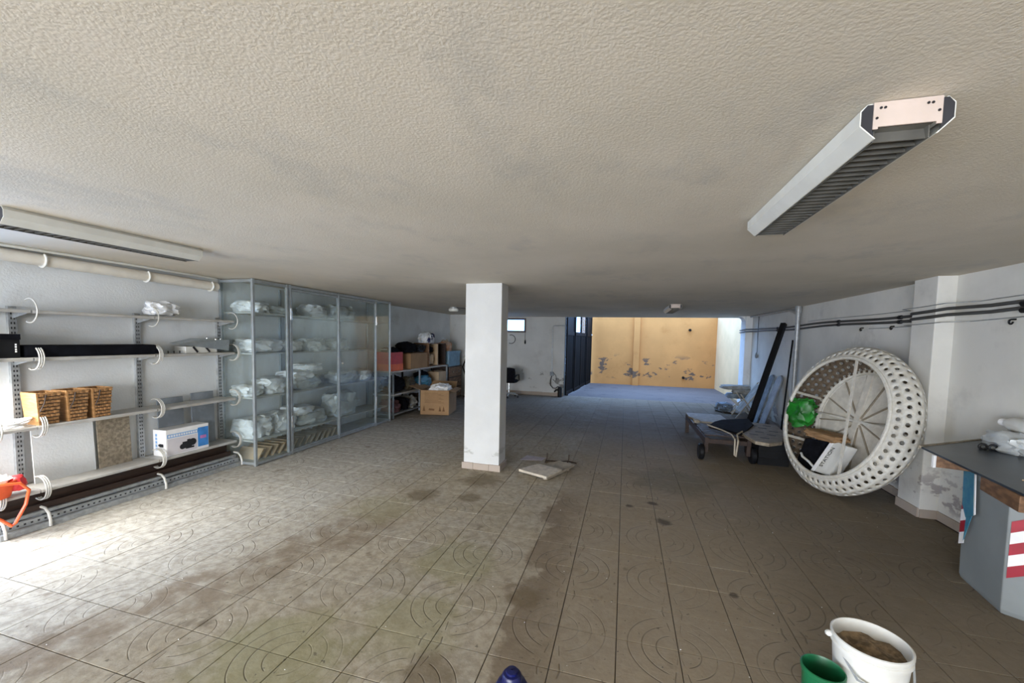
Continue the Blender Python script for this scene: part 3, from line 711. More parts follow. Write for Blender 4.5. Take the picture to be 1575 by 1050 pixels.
# third shelf: three wicker baskets and white cable coil
z3 = SHZ[2]
def make_basket(yc):
    th = thing('wicker_basket', '', 'basket', (-4.765, yc, z3))
    D, W, Hh = .20, .145, .265
    def ring(t):      # inward taper towards the foot
        k = .80+.20*t; return W/2*k, D/2*(.86+.14*t)
    x0 = -4.765
    for sx in (-1, 1):
        w0, d0 = ring(0); w1, d1 = ring(1)
        if sx == 1:
            MB().add([(x0+d0, yc-w0, z3), (x0+d0, yc+w0, z3), (x0+d1, yc+w1, z3+Hh), (x0+d1, yc-w1, z3+Hh), (x0+d0-.012, yc-w0, z3), (x0+d0-.012, yc+w0, z3), (x0+d1-.012, yc+w1, z3+Hh), (x0+d1-.012, yc-w1, z3+Hh)],
                     [(0, 1, 2, 3), (7, 6, 5, 4), (0, 4, 5, 1), (1, 5, 6, 2), (2, 6, 7, 3), (3, 7, 4, 0)]).build('front_lining', m_wood_d, th)
    weave = MB(); n = 9
    for k in range(n):
        t = (k+.5)/n; w, d = ring(t); z = z3+Hh*t; h = Hh/n*.72
        for (ax, ay, bx, by) in ((d, -w, d, w), (-d, -w, -d, w), (-d, -w, d, -w), (-d, w, d, w)):
            L = 8
            for q in range(L):
                if (q+k) % 2: o = .0035
                else: o = -.0005
                p0 = Vector((x0+ax+(bx-ax)*q/L, yc+ay+(by-ay)*q/L, z)); p1 = Vector((x0+ax+(bx-ax)*(q+1)/L, yc+ay+(by-ay)*(q+1)/L, z))
                nn = Vector((1 if ax == bx and ax > 0 else -1 if ax == bx else 0, 1 if ay == by and ay > 0 else -1 if ay == by else 0, 0))
                weave.bar(p0+nn*o, p1+nn*o, .004, h)
    weave.build('weave', m_wicker, th, kind='stuff')
    w, d = ring(1)
    MB().tube([(x0-d, yc-w, z3+Hh), (x0+d, yc-w, z3+Hh), (x0+d, yc+w, z3+Hh), (x0-d, yc+w, z3+Hh)], .008, 6, closed=True).build('rim', m_wicker, th)
    # pale wooden end facing the next basket
    w0, d0 = ring(0)
    MB().add([(x0-d0, yc-w0-.006, z3), (x0+d0+.004, yc-w0-.006, z3), (x0+d+.004, yc-w-.008, z3+Hh+.004), (x0-d, yc-w-.008, z3+Hh+.004), (x0-d0, yc-w0+.006, z3), (x0+d0+.004, yc-w0+.006, z3), (x0+d+.004, yc-w+.004, z3+Hh+.004), (x0-d, yc-w+.004, z3+Hh+.004)],
             [(3, 2, 1, 0), (4, 5, 6, 7), (0, 1, 5, 4), (1, 2, 6, 5), (2, 3, 7, 6), (3, 0, 4, 7)]).build('wooden_end', m_wickerframe, th)
    box('base', (x0-d0, yc-w0, z3), (x0+d0, yc+w0, z3+.01), m_wood_m, th)
    MB().tube([(x0+d+.006, yc-.02, z3+Hh-.01), (x0+d+.012, yc-.035, z3+Hh*.7), (x0+d+.010, yc-.062, z3+Hh*.45), (x0+d+.008, yc-.03, z3+Hh*.42)], .004, 6).build('leather_strap', m_wood_d, th)
    return th
bk1 = make_basket(2.235)
bk1['label'] = 'wicker basket with a wooden end, next to the white cable coil'; bk1['group'] = 'wicker baskets on the third shelf'
for y, lab in ((2.425, 'wicker basket with a wooden end, middle of the three on the shelf'), (2.60, 'wicker basket with a wooden end, next to the middle shelf post')):
    c = copy_tree(bk1, (0, y-2.235, 0)); c['label'] = lab
mb = MB()
for k in range(5):
    a = .075+.010*k
    pts = [(-4.765+a*.9*math.cos(t)+.01*math.sin(3*t+k), 2.025+(a*1.15)*math.sin(t), z3+.012+.010*k+.012*math.sin(2*t+k*1.3)) for t in [2*PI*i/26 for i in range(26)]]
    mb.tube(pts, .008, 6, closed=True)
tag(mb.build('cable_coil', m_white_cable, smooth=True), 'coil of thick white cable on the third shelf', 'cable')
# fourth shelf: boxed pump
pb = thing('pump_box', 'white and blue printed carton with a picture of a pump on the fourth shelf', 'box', (-4.79, 3.36, z4))
ya, yb, xa, xb, h = 3.14, 3.60, -4.875, -4.685, .285
box('carton', (xa, ya, z4), (xb, yb, z4+h), m_paper, pb, .003)
fx = xb+.0012
def face(name, y0, y1, za, zb, mat, d=.0012): return box(name, (xb, ya+y0, z4+za), (xb+d, ya+y1, z4+zb), mat, pb)
face('blue_panel', .335, .455, .03, .25, m_bluep); face('blue_banner', .01, .335, .195, .235, m_lblue)
face('pink_oval', .36, .43, .12, .155, m_pink, .0018)
for k in range(12): face('banner_letter', .022+k*.026, .040+k*.026, .204, .226, m_paper, .0018)
face('pale_picture_field', .012, .325, .012, .185, M('pale_lilac_print', (.66, .63, .66), .5, var=.05))
pm = MB()
pm.lathe([(.030, -.0002), (.030, .002)], (xb+.0012, ya+.165, z4+.075), 14, Matrix.Rotation(PI/2, 3, 'Y'), True, True)
pm.lathe([(.040, -.0002), (.040, .0021)], (xb+.0012, ya+.275, z4+.105), 14, Matrix.Rotation(PI/2, 3, 'Y'), True, True)
pm.box((xb+.0012, ya+.165, z4+.050), (xb+.0030, ya+.265, z4+.125)); pm.box((xb+.0012, ya+.215, z4+.12), (xb+.0028, ya+.25, z4+.145)); pm.box((xb+.0012, ya+.20, z4+.04), (xb+.0028, ya+.29, z4+.06))
pm.build('pump_picture', m_ink, pb)
for k in range(5): box('end_letter', (xa+.035, ya-.0012, z4+.06+k*.038), (xa+.06, ya, z4+.088+k*.038), m_lblue, pb)
MB().box((xa+.09, ya-.0012, z4+.10), (xa+.15, ya, z4+.135)).box((xa+.075, ya-.0013, z4+.108), (xa+.095, ya, z4+.128)).build('end_picture', m_ink, pb)
# orange-red basin with a strap, at the near end of shelf four
rb = thing('orange_basin', 'orange red plastic basin with a strap hanging below, on the bottom shelf', 'basin', (-4.60, 1.87, z4))
MB().lathe([(.10, .02), (.135, .03), (.17, .14), (.185, .155), (.18, .162), (.165, .150), (.13, .045), (.002, .04)], (-4.70, 1.86, z4-.018), 24, Matrix.Diagonal((.72, 1, 1))).build('bowl', m_orange, rb, smooth=True)
MB().tube([(-4.585, 1.78, z4+.10), (-4.54, 1.86, z4+.15), (-4.53, 1.98, z4+.13), (-4.535, 2.03, z4+.06), (-4.54, 2.01, z4-.05), (-4.545, 1.95, z4-.18), (-4.545, 1.93, z4-.195), (-4.55, 1.88, z4-.13), (-4.56, 1.80, z4-.04), (-4.575, 1.76, z4+.05)], .011, 8, closed=True).build('strap', m_orange, rb, smooth=True)
tag(MB().blob((-4.70, 1.86, z4+.13), (.19, .26, .13), .3, 2.6, 8, 11, .8).build('crumpled_paper', m_paper, smooth=True), 'crumpled white paper in the orange basin', 'paper')
MB().blob((-4.66, 2.02, z4+.10), (.10, .10, .14), .2, 2, 7, 5, .9).build('red_ball', m_red, rb, smooth=True)

# ------------------------------------------------------------------ glass cabinet
CX, CB, CYA, CYB = -4.42, XL+.005, 3.985, 7.0
cab = thing('glass_cabinet', 'tall aluminium framed glass cabinet full of bagged linen against the left wall', 'cabinet', (-4.68, 5.5, 0))
t = .032
def post(y, x=CX, w=t, z0=0, z1=ZC-.005): return box('post', (x-t/2, y-w/2, z0), (x+t/2, y+w/2, z1), m_alu, cab, .003)
for y in (CYA, 4.505, 4.56, 5.53, 6.535, CYB): post(y)
post(CYA, CB+.02); post(CYB, CB+.02)
ZTOP = ZC-.03
for z in (.03, ZTOP): 
    box('front_rail', (CX-t/2+.002, CYA+.016, z-t/2), (CX+t/2-.002, CYB-.016, z+t/2), m_alu, cab)
    box('side_rail', (CB+.036, CYA-t/2+.002, z-t/2), (CX-t/2, CYA+t/2-.002, z+t/2), m_alu, cab)
    box('side_rail', (CB+.036, CYB-t/2+.002, z-t/2), (CX-t/2, CYB+t/2-.002, z+t/2), m_alu, cab)
box('top_track', (CX-.028, CYA, ZC-.052), (CX+.024, CYB, ZC-.046), m_alu, cab)
for a, b, dr in ((CYA, 4.505, 0), (4.56, 5.53, 1), (5.53, 6.535, 1), (6.535, CYB, 0)):
    nm = 'door' if dr else 'side_light'
    pane = MB().box((CX-.003, a+t/2-.004, .045), (CX+.003, b-t/2+.004, ZTOP-t/2+.002)).build('glass_door' if dr else 'glass_panel', m_glass, cab)
    if dr:
        fr = MB()
        y0, y1, z0, z1 = a+t/2, b-t/2, .05, ZTOP-.03
        for lo, hi in (((y0, z0), (y1, z0+.018)), ((y0, z1-.03), (y1, z1)), ((y0, z0), (y0+.012, z1)), ((y1-.012, z0), (y1, z1))):
            fr.box((CX-.010, lo[0], lo[1]), (CX+.010, hi[0], hi[1]))
        fr.build('frame', m_alu, pane)
        hy = a if a < 5 else b
        for z in (.38, 1.86): box('hinge', (CX+.010, hy-.012, z), (CX+.026, hy+.012, z+.16), m_chrome, pane, .004)
    MB()
MB().lathe([(.010, 0), (.010, .03), (.018, .034), (.018, .05)], (CX+.01, 5.55, 1.22), 12, Matrix.Rotation(PI/2, 3, 'Y'), True, True).build('door_knob', m_chrome, cab, smooth=True)
MB().box((CB+.036, CYA-.003, .045), (CX-t/2+.004, CYA+.003, ZTOP-t/2)).build('glass_panel', m_glass, cab)
MB().box((CB+.036, CYB-.003, .045), (CX-t/2+.004, CYB+.003, ZTOP-t/2)).build('glass_panel', m_glass, cab)
m_cshelf = M('pale_cabinet_shelf', (.46, .47, .46), .5, var=.1)
CZ = (1.93, 1.42, .86, .31)
for z in CZ:
    for a, b in ((CYA+.02, 5.53), (5.53, CYB-.02)): box('shelf', (CB, a+.003, z-.018), (-4.46, b-.003, z), m_cshelf, cab)
box('base_board', (CB, CYA+.02, .012), (-4.44, CYB-.02, .042), m_cshelf, cab)
for y in (4.9, 6.2): box('rear_upright', (CB, y-.015, .04), (CB+.028, y+.015, ZTOP), m_alu, cab)
# bagged linen on the shelves: y centre, shelf, length, height, depth, tone
BAGS = [(4.20, 0, .34, .13, .36, 0, 'first from the open shelving on the top shelf'), (4.60, 0, .42, .10, .34, 1, 'flat, behind the cabinet upright on the top shelf'), (5.30, 0, .38, .17, .34, 0, 'beside the knob post on the top shelf'), (5.85, 0, .60, .20, .36, 1, 'large, behind the far door on the top shelf'),
        (4.32, 1, .52, .15, .38, 0, 'first from the open shelving on the second shelf'), (4.78, 1, .36, .13, .34, 0, 'behind the near door on the second shelf'), (5.22, 1, .46, .16, .36, 1, 'beside the knob post on the second shelf'), (5.80, 1, .42, .16, .34, 1, 'small, behind the far door on the second shelf'),
        (4.14, 2, .26, .12, .34, 0, 'first from the open shelving on the third shelf'), (4.48, 2, .38, .18, .36, 0, 'bulging behind the near upright on the third shelf'), (5.05, 2, .56, .17, .36, 1, 'wide lower one behind the near door on the third shelf'), (5.95, 2, .62, .18, .36, 1, 'behind the far door on the third shelf'), (6.45, 2, .30, .16, .34, 0, 'beside the far upright on the third shelf'),
        (4.22, 3, .40, .22, .40, 0, 'heaped first from the open shelving on the fourth shelf'), (4.62, 3, .36, .22, .38, 0, 'behind the near door on the fourth shelf'), (5.15, 3, .60, .18, .36, 1, 'wide flat one beside the knob post on the fourth shelf'), (5.90, 3, .66, .34, .38, 1, 'tall, behind the far door on the fourth shelf')]
for k, (y, lv, L, h, d, tn, w) in enumerate(BAGS):
    h *= 1.35
    tag(MB().blob((-4.70+random.uniform(-.02, .02), y, CZ[lv]+h*.40), (d, L, h), .24, 2.3, 10, k+20, .55).build('linen_bag', m_bag2 if tn else m_bag, smooth=True), ('white' if not tn else 'grey film')+' linen bag '+w, 'bag', 'bagged linen in the glass cabinet')
for k, (y, z, L, h, w) in enumerate(((4.92, CZ[2]+.14, .46, .16, 'white linen bag lying on top of the wide one on the third shelf'), (5.15, CZ[2]+.26, .40, .13, 'white linen bag topmost of the pile on the third shelf'), (4.95, CZ[3]+.17, .44, .15, 'white linen bag lying on top of the wide flat one on the fourth shelf'))):
    tag(MB().blob((-4.69, y, z+h*.40), (.34, L, h), .24, 2.3, 10, k+60, .55).build('linen_bag', m_bag, smooth=True), w, 'bag', 'bagged linen in the glass cabinet')
# slabs leaning in a row on the cabinet floor
for k in range(14):
    y = 4.08+k*.115
    o = MB().prism([(-4.86, y, .042), (-4.50, y, .042), (-4.50, y+.10, .17), (-4.86, y+.10, .17)], (0, .022, 0)).build('stone_slab', m_card2 if k < 5 else m_browntile)
    tag(o, 'beige slab leaning in a row on the cabinet floor' if k < 5 else 'brown slab leaning in a row on the cabinet floor', 'slab', 'beige slabs in the cabinet' if k < 5 else 'brown slabs in the cabinet')

# ------------------------------------------------------------------ junk rack in the left back corner
RX0, RX1, RY0, RY1 = -4.93, -4.45, 7.2, 9.75
rk = thing('storage_rack', 'low dark metal rack with two shelf levels loaded with junk in the corner', 'rack', (-4.7, 8.5, 0))
RZ = (.10, .50, .965)
for y in (RY0, 8.30, RY1):
    for x in (RX0+.02, RX1-.02): box('upright', (x-.016, y-.016, 0), (x+.016, y+.016, RZ[2]), m_greyboard if x > -4.6 else m_darkmetal, rk)
for z in RZ: box('rack_shelf', (RX0, RY0-.02, z-.03), (RX1, RY1+.02, z), m_shelf if z > .4 else m_greyboard, rk, .004)
def item(name, lab, cat, mb, mat, grp='junk on the corner rack', smooth=False, bevel=0.0):
    return tag(mb.build(name, mat, smooth=smooth, bevel=bevel), lab, cat, grp)
zt, zm, zb = RZ[2], RZ[1], RZ[0]
def carton(name, lab, lo, hi, mat, flap=True, grp='junk on the corner rack'):
    th = thing(name, lab, 'box', ((lo[0]+hi[0])/2, (lo[1]+hi[1])/2, lo[2]), grp)
    t_ = .008; mb = MB()
    mb.box(lo, (hi[0], lo[1]+t_, hi[2])).box((lo[0], hi[1]-t_, lo[2]), hi).box((lo[0], lo[1]+t_, lo[2]), (lo[0]+t_, hi[1]-t_, hi[2])).box((hi[0]-t_, lo[1]+t_, lo[2]), (hi[0], hi[1]-t_, hi[2])).box((lo[0]+t_, lo[1]+t_, lo[2]), (hi[0]-t_, hi[1]-t_, lo[2]+t_))
    mb.build('carton', mat, th)
    if flap:
        w = (hi[0]-lo[0])*.4
        MB().prism([(hi[0]-t_, lo[1]+.005, hi[2]), (hi[0]-t_, hi[1]-.005, hi[2]), (hi[0]-w, hi[1]-.01, hi[2]+.02), (hi[0]-w, lo[1]+.01, hi[2]+.02)], (0, 0, .006)).build('flap', mat, th)
        MB().prism([(lo[0]+t_, lo[1]+.005, hi[2]), (lo[0]+t_, hi[1]-.005, hi[2]), (lo[0]+w, hi[1]-.01, hi[2]+.015), (lo[0]+w, lo[1]+.01, hi[2]+.015)], (0, 0, .006)).build('flap', mat, th)
    return th
carton('red_crate', 'red box with an orange lower band on top of the rack beside the glass cabinet', (-4.86, 7.20, zt), (-4.50, 7.62, zt+.38), m_red, False)
box('orange_band', (-4.865, 7.195, zt+.002), (-4.494, 7.625, zt+.14), m_orange, bpy.data.objects['red_crate'])
item('cloth_bundle', 'dark bundle lying on top of the red box', 'cloth', MB().blob((-4.68, 7.42, zt+.42), (.30, .34, .12), .25, 2.2, 8, 71, .7), m_blackcloth, smooth=True)
carton('brown_carton', 'closed brown cardboard carton on the rack under the black bags', (-4.88, 7.95, zt), (-4.50, 8.74, zt+.33), m_card)
item('black_bag', 'black bag heaped on the brown carton, next to the red box', 'bag', MB().blob((-4.70, 8.08, zt+.46), (.36, .50, .26), .32, 2.2, 9, 72, .7), m_blackcloth, smooth=True)
item('black_bag', 'smaller black bag on the brown carton, next to the wooden cabinet', 'bag', MB().blob((-4.69, 8.54, zt+.44), (.34, .40, .19), .32, 2.4, 9, 73, .7), m_black, smooth=True)
wc = thing('wooden_cubby', 'open wooden cubby box with a pale divider on the rack', 'cabinet', (-4.7, 9.3, zt), 'junk on the corner rack')
box('back', (-4.90, 8.80, zt), (-4.885, 9.74, zt+.56), m_wood_d, wc); box('top', (-4.885, 8.80, zt+.54), (-4.50, 9.74, zt+.56), m_wood_m, wc); box('bottom', (-4.885, 8.80, zt), (-4.50, 9.74, zt+.02), m_wood_m, wc)
for y, mm in ((8.80, m_wood_m), (9.25, m_card2), (9.72, m_wood_d)): box('divider', (-4.885, y, zt+.02), (-4.50, y+.02+(.03 if mm == m_card2 else 0), zt+.54), mm, wc)
item('stuffed_bag', 'crumpled beige bag inside the wooden cubby', 'bag', MB().blob((-4.66, 9.03, zt+.16), (.26, .36, .28), .3, 2.5, 9, 74, .7), m_card2, smooth=True)
item('dark_bundle', 'dark bundle stuffed above the beige bag in the wooden cubby', 'bag', MB().blob((-4.68, 9.03, zt+.40), (.28, .36, .16), .3, 2.5, 8, 75, .7), m_blackcloth, smooth=True)
sb = thing('striped_bag', 'white and navy patterned carrier bag on top of the wooden cubby', 'bag', (-4.68, 9.02, zt+.56), 'junk on the corner rack')
MB().blob((-4.68, 9.02, zt+.56+.11), (.30, .42, .27), .30, 2.3, 10, 76, .6).build('bag', m_bag, sb, smooth=True)
for k in range(3): MB().blob((-4.60, 8.90+.11*k, zt+.64+.045*k), (.16, .08, .15), .3, 2.3, 6, 40+k, .8, 0, False).build('navy_patch', m_navy, sb, smooth=True)
for s in (-.06, .06): MB().tube(arc((-4.68+s, 9.04, zt+.76), .08, 0, PI, 8, (0, 1, 0), (0, 0, 1)), .007, 6).build('handle', m_bag2, sb)
pt = thing('dresser', 'dark brown wooden chest of drawers at the end of the rack', 'dresser', (-4.7, 10.3, 0))
box('carcass', (-4.93, 9.86, 0), (-4.47, 10.75, .90), m_wood_d, pt, .006)
for z in (.06, .34, .62):
    dr = box('drawer', (-4.472, 9.90, z), (-4.456, 10.71, z+.25), m_wood_m, pt, .004)
    for y in (10.1, 10.5): MB().lathe([(.012, 0), (.02, .02), (.012, .03)], (-4.457, y, z+.125), 10, Matrix.Rotation(PI/2, 3, 'Y'), True, True).build('knob', m_chrome, dr)
bl = thing('blue_crate', 'pale blue plastic crate standing on the chest of drawers', 'crate', (-4.68, 10.28, .90))
MB().prism([(-4.88, 9.90, .90), (-4.48, 9.90, .90), (-4.48, 10.66, .90), (-4.88, 10.66, .90)], (0, 0, .40)).build('crate_body', m_blue, bl, bevel=.02)
box('crate_rim', (-4.90, 9.885, 1.27), (-4.462, 10.675, 1.31), m_blue, bl, .008)
gb_ = thing('gift_bag', 'orange and beige bag with loop handles on the blue crate', 'bag', (-4.68, 10.1, 1.31))
MB().blob((-4.68, 10.10, 1.31+.115), (.26, .42, .28), .22, 2.3, 9, 78, .5).build('bag', M('orange_beige_cloth', (.55, .26, .13), .8, var=.4, sc=7, col2=(.60, .44, .32)), gb_, smooth=True)
for s in (-.05, .05): MB().tube(arc((-4.68+s, 10.08, 1.52), .09, 0, PI, 8, (0, 1, 0), (0, 0, 1)), .010, 6).build('handle', m_card2, gb_)
lampshade = thing('desk_lamp', 'dark desk lamp with a pale shade behind the blue crate', 'lamp', (-4.25, 10.7, 0))
MB().tube([(-4.25, 10.7, 0), (-4.28, 10.7, .5), (-4.42, 10.72, .85), (-4.30, 10.7, 1.15)], .022, 8).build('stem', m_darkmetal, lampshade, smooth=True)
MB().lathe([(.12, 0), (.13, .015), (.03, .03)], (-4.25, 10.7, 0), 16).build('foot', m_darkmetal, lampshade)
MB().lathe([(.17, 0), (.16, .05), (.05, .10), (.03, .11)], (-4.22, 10.7, 1.10), 18, None, False, True).build('shade', m_lamp, lampshade, smooth=True)
# middle level
item('teal_bag', 'bright teal and blue crumpled bag on the middle rack shelf', 'bag', MB().blob((-4.60, 8.66, zm+.11), (.30, .58, .28), .32, 2.4, 10, 80, .7), m_teal, smooth=True)
carton('pale_carton', 'small pale carton on the middle rack shelf', (-4.80, 9.28, zm), (-4.47, 9.70, zm+.30), m_card2)
item('dark_heap', 'dark heap of cloth on the middle rack shelf behind the teal bag', 'cloth', MB().blob((-4.78, 8.95, zm+.16), (.28, .50, .36), .3, 2.4, 9, 81, .7), m_blackcloth, smooth=True)
item('olive_bag', 'olive brown bag on the middle rack shelf next to the rack upright', 'bag', MB().blob((-4.66, 8.05, zm+.13), (.30, .34, .30), .3, 2.4, 9, 82, .6), M('olive_cloth', (.075, .06, .035), .85, var=.4), smooth=True)
item('black_sack', 'black sack on the middle rack shelf beside the glass cabinet', 'bag', MB().blob((-4.68, 7.52, zm+.16), (.36, .58, .36), .3, 2.2, 9, 83, .7), m_blackcloth, smooth=True)
for k, (y, mm, w, c) in enumerate(((7.42, m_pink, 'pinkish crumpled cloth on the lowest rack shelf beside the glass cabinet', 'cloth'), (7.80, m_blackcloth, 'black cloth heap on the lowest rack shelf', 'cloth'), (8.12, m_greyfab, 'grey crumpled cloth on the lowest rack shelf behind the upright', 'cloth'), (8.55, m_wood_d, 'dark bundle on the lowest rack shelf behind the big carton', 'cloth'))):
    item('cloth_heap', w, c, MB().blob((-4.67, y, zb+.11), (.38, .38, .28), .34, 2.5, 9, 90+k, .7), M('dusty_plum_cloth', (.14, .065, .075), .9, var=.4) if mm == m_pink else mm, smooth=True)

# big open carton on the floor
bx = thing('cardboard_box', 'large open brown cardboard box with printed lines standing on the floor', 'box', (-3.95, 8.3, 0))
A, B, H_ = Vector((-4.21, 7.86, 0)), Vector((-3.60, 7.98, 0)), .53
ex = (B-A).normalized(); L1 = (B-A).length; ey = Vector((-ex.y, ex.x, 0)); L2 = .74; up = Vector((0, 0, 1)); tt = .010
def pan(o, d1, l1, d2, l2, d3, l3, nm, mat=m_card): return MB().prism([o, o+d1*l1, o+d1*l1+d2*l2, o+d2*l2], d3*l3).build(nm, mat, bx)
pan(A, ex, L1, up, H_, ey, tt, 'front_wall'); pan(A+ey*(L2-tt), ex, L1, up, H_, ey, tt, 'rear_wall')
pan(A+ey*tt, ey, L2-2*tt, up, H_, ex, tt, 'side_wall'); pan(B+ey*tt-ex*tt, ey, L2-2*tt, up, H_, ex, tt, 'side_wall')
pan(A, ex, L1, ey, L2, up, .01, 'bottom')
for o, d, hinge, ln in ((A+up*H_+ey*.02, ey, (-ex*.20+up*.055), L2-.04), (B+up*H_+ey*.02, ey, (ex*.10-up*.02), L2-.04), (A+ey*L2+up*H_, ex, (ey*.14+up*.08), L1)):
    MB().prism([o, o+d*ln, o+d*(ln-.02)+hinge*1.35, o+d*.02+hinge*1.35], up*.006).build('flap', m_card, bx)
m_print = M('faded_brown_print', (.17, .085, .035), .9, var=.2)
nf = -ey*.0012
for k in range(9):
    w = .30+.06*((k*37) % 3)
    MB().prism([A+ex*.09+up*(.47-k*.026)+nf, A+ex*(.09+w)+up*(.47-k*.026)+nf, A+ex*(.09+w)+up*(.476-k*.026)+nf, A+ex*.09+up*(.476-k*.026)+nf], ey*.0012).build('printed_line', m_print, bx)
for a in (.05, .40, .48):
    MB().prism([A+ex*a+up*.08+nf, A+ex*(a+.055)+up*.08+nf, A+ex*(a+.04)+up*.14+nf, A+ex*(a+.028)+up*.20+nf, A+ex*(a+.015)+up*.14+nf], ey*.0012).build('printed_symbol', m_print, bx)
MB().prism([A+ex*.18+up*.10+nf, A+ex*.30+up*.09+nf, A+ex*.31+up*.13+nf, A+ex*.19+up*.14+nf], ey*.0012).build('printed_mark', m_print, bx)
tag(MB().blob(A+ex*.36+ey*.34+up*.52, (.44, .54, .24), .32, 2.3, 10, 44, .6, math.atan2(ex.y, ex.x)).build('crumpled_film', m_paper, smooth=True), 'crumpled white packing film in the open cardboard box', 'film')

# ------------------------------------------------------------------ office chair behind the column
oc = thing('office_chair', 'black swivel office chair half hidden behind the column', 'chair', (-3.15, 11.15, 0))
ox, oy = -3.17, 11.15
MB().blob((ox, oy, .47), (.48, .46, .09), .04, 2, 8, 2, .35, flat=False).build('seat', m_blackcloth, oc, smooth=True)
MB().blob((ox+.02, oy-.24, .66), (.46, .07, .42), .04, 2, 8, 3, .35, flat=False).build('backrest', m_blackcloth, oc, smooth=True)
MB().bar((ox, oy-.14, .44), (ox, oy-.25, .58), .06, .02).build('back_bracket', m_black, oc)
MB().tube([(ox, oy, .10), (ox, oy, .44)], .03, 10).build('gas_post', m_chrome, oc)
for k in range(5):
    a = 2*PI*k/5-.15; e = Vector((ox+.28*math.cos(a), oy+.28*math.sin(a), .085))
    leg = MB().tube([(ox, oy, .12), e], [.028, .018], 8).build('leg', m_steel, oc)
    MB().lathe([(.026, -.014), (.03, -.008), (.03, .008), (.026, .014)], e-Vector((0, 0, .055)), 12, Matrix.Rotation(PI/2, 3, 'X'), True, True).build('castor', m_black, leg, smooth=True)
for s in (-1, 1): MB().tube([(ox+s*.22, oy+.10, .46), (ox+s*.27, oy+.10, .50), (ox+s*.27, oy+.06, .66), (ox+s*.27, oy-.16, .66), (ox+s*.22, oy-.22, .60)], .018, 8).build('armrest', m_black, oc, smooth=True)

# ------------------------------------------------------------------ loose slabs and rubble beside the column
sl1 = MB().prism([(-1.225, 4.83, .018), (-.835, 4.625, .030), (-.70, 4.93, .040), (-1.03, 5.10, .028)], (0, 0, .030)).build('loose_slab', m_tile, bevel=.003)
tag(sl1, 'cream stone slab lying loose on the floor beside the column', 'slab')
sl2 = MB().prism([(-.825, 4.628, .022), (-.575, 5.215, .035), (-.80, 5.32, .035), (-1.02, 5.14, .002), (-.71, 4.945, .004)], (0, 0, .022)).build('loose_slab', m_browntile, bevel=.002)
tag(sl2, 'darker brown stone slab lying under the cream slab beside the column', 'slab')
for k, (x, y, s) in enumerate(((-.86, 4.70, .06), (-.66, 5.12, .06))):
    tag(MB().blob((x, y, .011), (s, s*.8, .024), .2, 2, 4, k+5, .6).build('stone_chip', m_browntile), ('small', 'tiny')[k]+' stone chip propping the '+('cream', 'brown')[k]+' slab beside the column', 'stone', 'chips under the loose slabs')
tag(MB().prism([(-1.34, 5.36, .004), (-1.05, 5.42, .004), (-1.02, 5.55, .004), (-1.30, 5.60, .004)], (0, 0, .003)).build('paper_scrap', M('lilac_grey_paper', (.42, .37, .40), .7, var=.15)), 'pale lilac scrap of paper on the floor behind the column', 'paper')
for (x, y, lab) in ((-.97, 5.36, 'thin rusty rod standing behind the loose slabs, near the column'), (-.68, 5.38, 'thin rusty rod standing behind the loose slabs, away from the column')):
    tag(MB().tube([(x-.02, y, 0), (x, y+.01, .06), (x+.005, y+.01, .13)], .007, 6).build('iron_rod', m_wood_d), lab, 'rod', 'rods behind the loose slabs')
tag(MB().tube([(-1.0, 5.42, .008), (-.88, 5.40, .02), (-.80, 5.44, .012), (-.70, 5.42, .03), (-.58, 5.44, .01)], .008, 6).build('wire_scrap', m_wood_d), 'bent rusty wire on the floor behind the loose slabs', 'wire')

# ------------------------------------------------------------------ round woven daybed standing on edge against the right wall
th_, ph_ = math.radians(16), math.radians(14)
DN = Vector((-math.cos(th_)*math.cos(ph_), -math.sin(th_)*math.cos(ph_), math.sin(ph_)))
D1 = Vector((0, 0, 1)).cross(DN).normalized(); D2 = DN.cross(D1)
DC = Vector((2.2503, 5.3252, .871)); DR = .681; DEP = .45
def prof(t): return DR+.185*max(0, math.sin(PI*t**.8))**.75-.22*t**2.2
def DP(a, b, d): return DC-DN*d+D1*a+D2*b
def DS(ang, t):
    r = prof(t); return DP(r*math.cos(ang), r*math.sin(ang), DEP*t)
db = thing('round_daybed', 'round white woven daybed shell with punched holes standing on edge at the right wall', 'daybed', (2.4, 5.4, 0))
NA, NT = 58, 9
mb = MB()
_ts = [k/400 for k in range(401)]; _al = [0.0]
for a, b in zip(_ts[:-1], _ts[1:]): _al.append(_al[-1]+math.hypot((b-a)*DEP, prof(b)-prof(a)))
def tarc(u):                       # even steps along the curved section
    L = u*_al[-1]
    for k in range(400):
        if _al[k+1] >= L: return (_ts[k]+(_ts[k+1]-_ts[k])*(L-_al[k])/max(1e-9, _al[k+1]-_al[k]))
    return 1.0
T0, T1 = tarc(.035), tarc(.965)
def tmap(j): return tarc(.035+.93*(j/NT))
for j in range(NT):
    for i in range(NA):
        i0 = i+(.5 if j % 2 else 0); loops = []
        outer = [(0, 0), (.5, 0), (1, 0), (1, .5), (1, 1), (.5, 1), (0, 1), (0, .5)]
        inner = [(  .5+.25*math.cos(-3*PI/4+k*PI/4), .5+.26*math.sin(-3*PI/4+k*PI/4)) for k in range(8)]
        vs = [DS(2*PI*(i0+u)/NA, tmap(j+v)) for u, v in outer+inner]
        mb.add(vs, [(k, (k+1) % 8, 8+(k+1) % 8, 8+k) for k in range(8)])
for t0, t1 in ((0, T0), (T1, 1.0)):
    for i in range(NA*2):
        a0, a1 = 2*PI*i/(NA*2), 2*PI*(i+1)/(NA*2)
        mb.add([DS(a0, t0), DS(a1, t0), DS(a1, t1), DS(a0, t1)], [(0, 1, 2, 3)])
shell = mb.build('woven_shell', m_daybed, db, smooth=True)
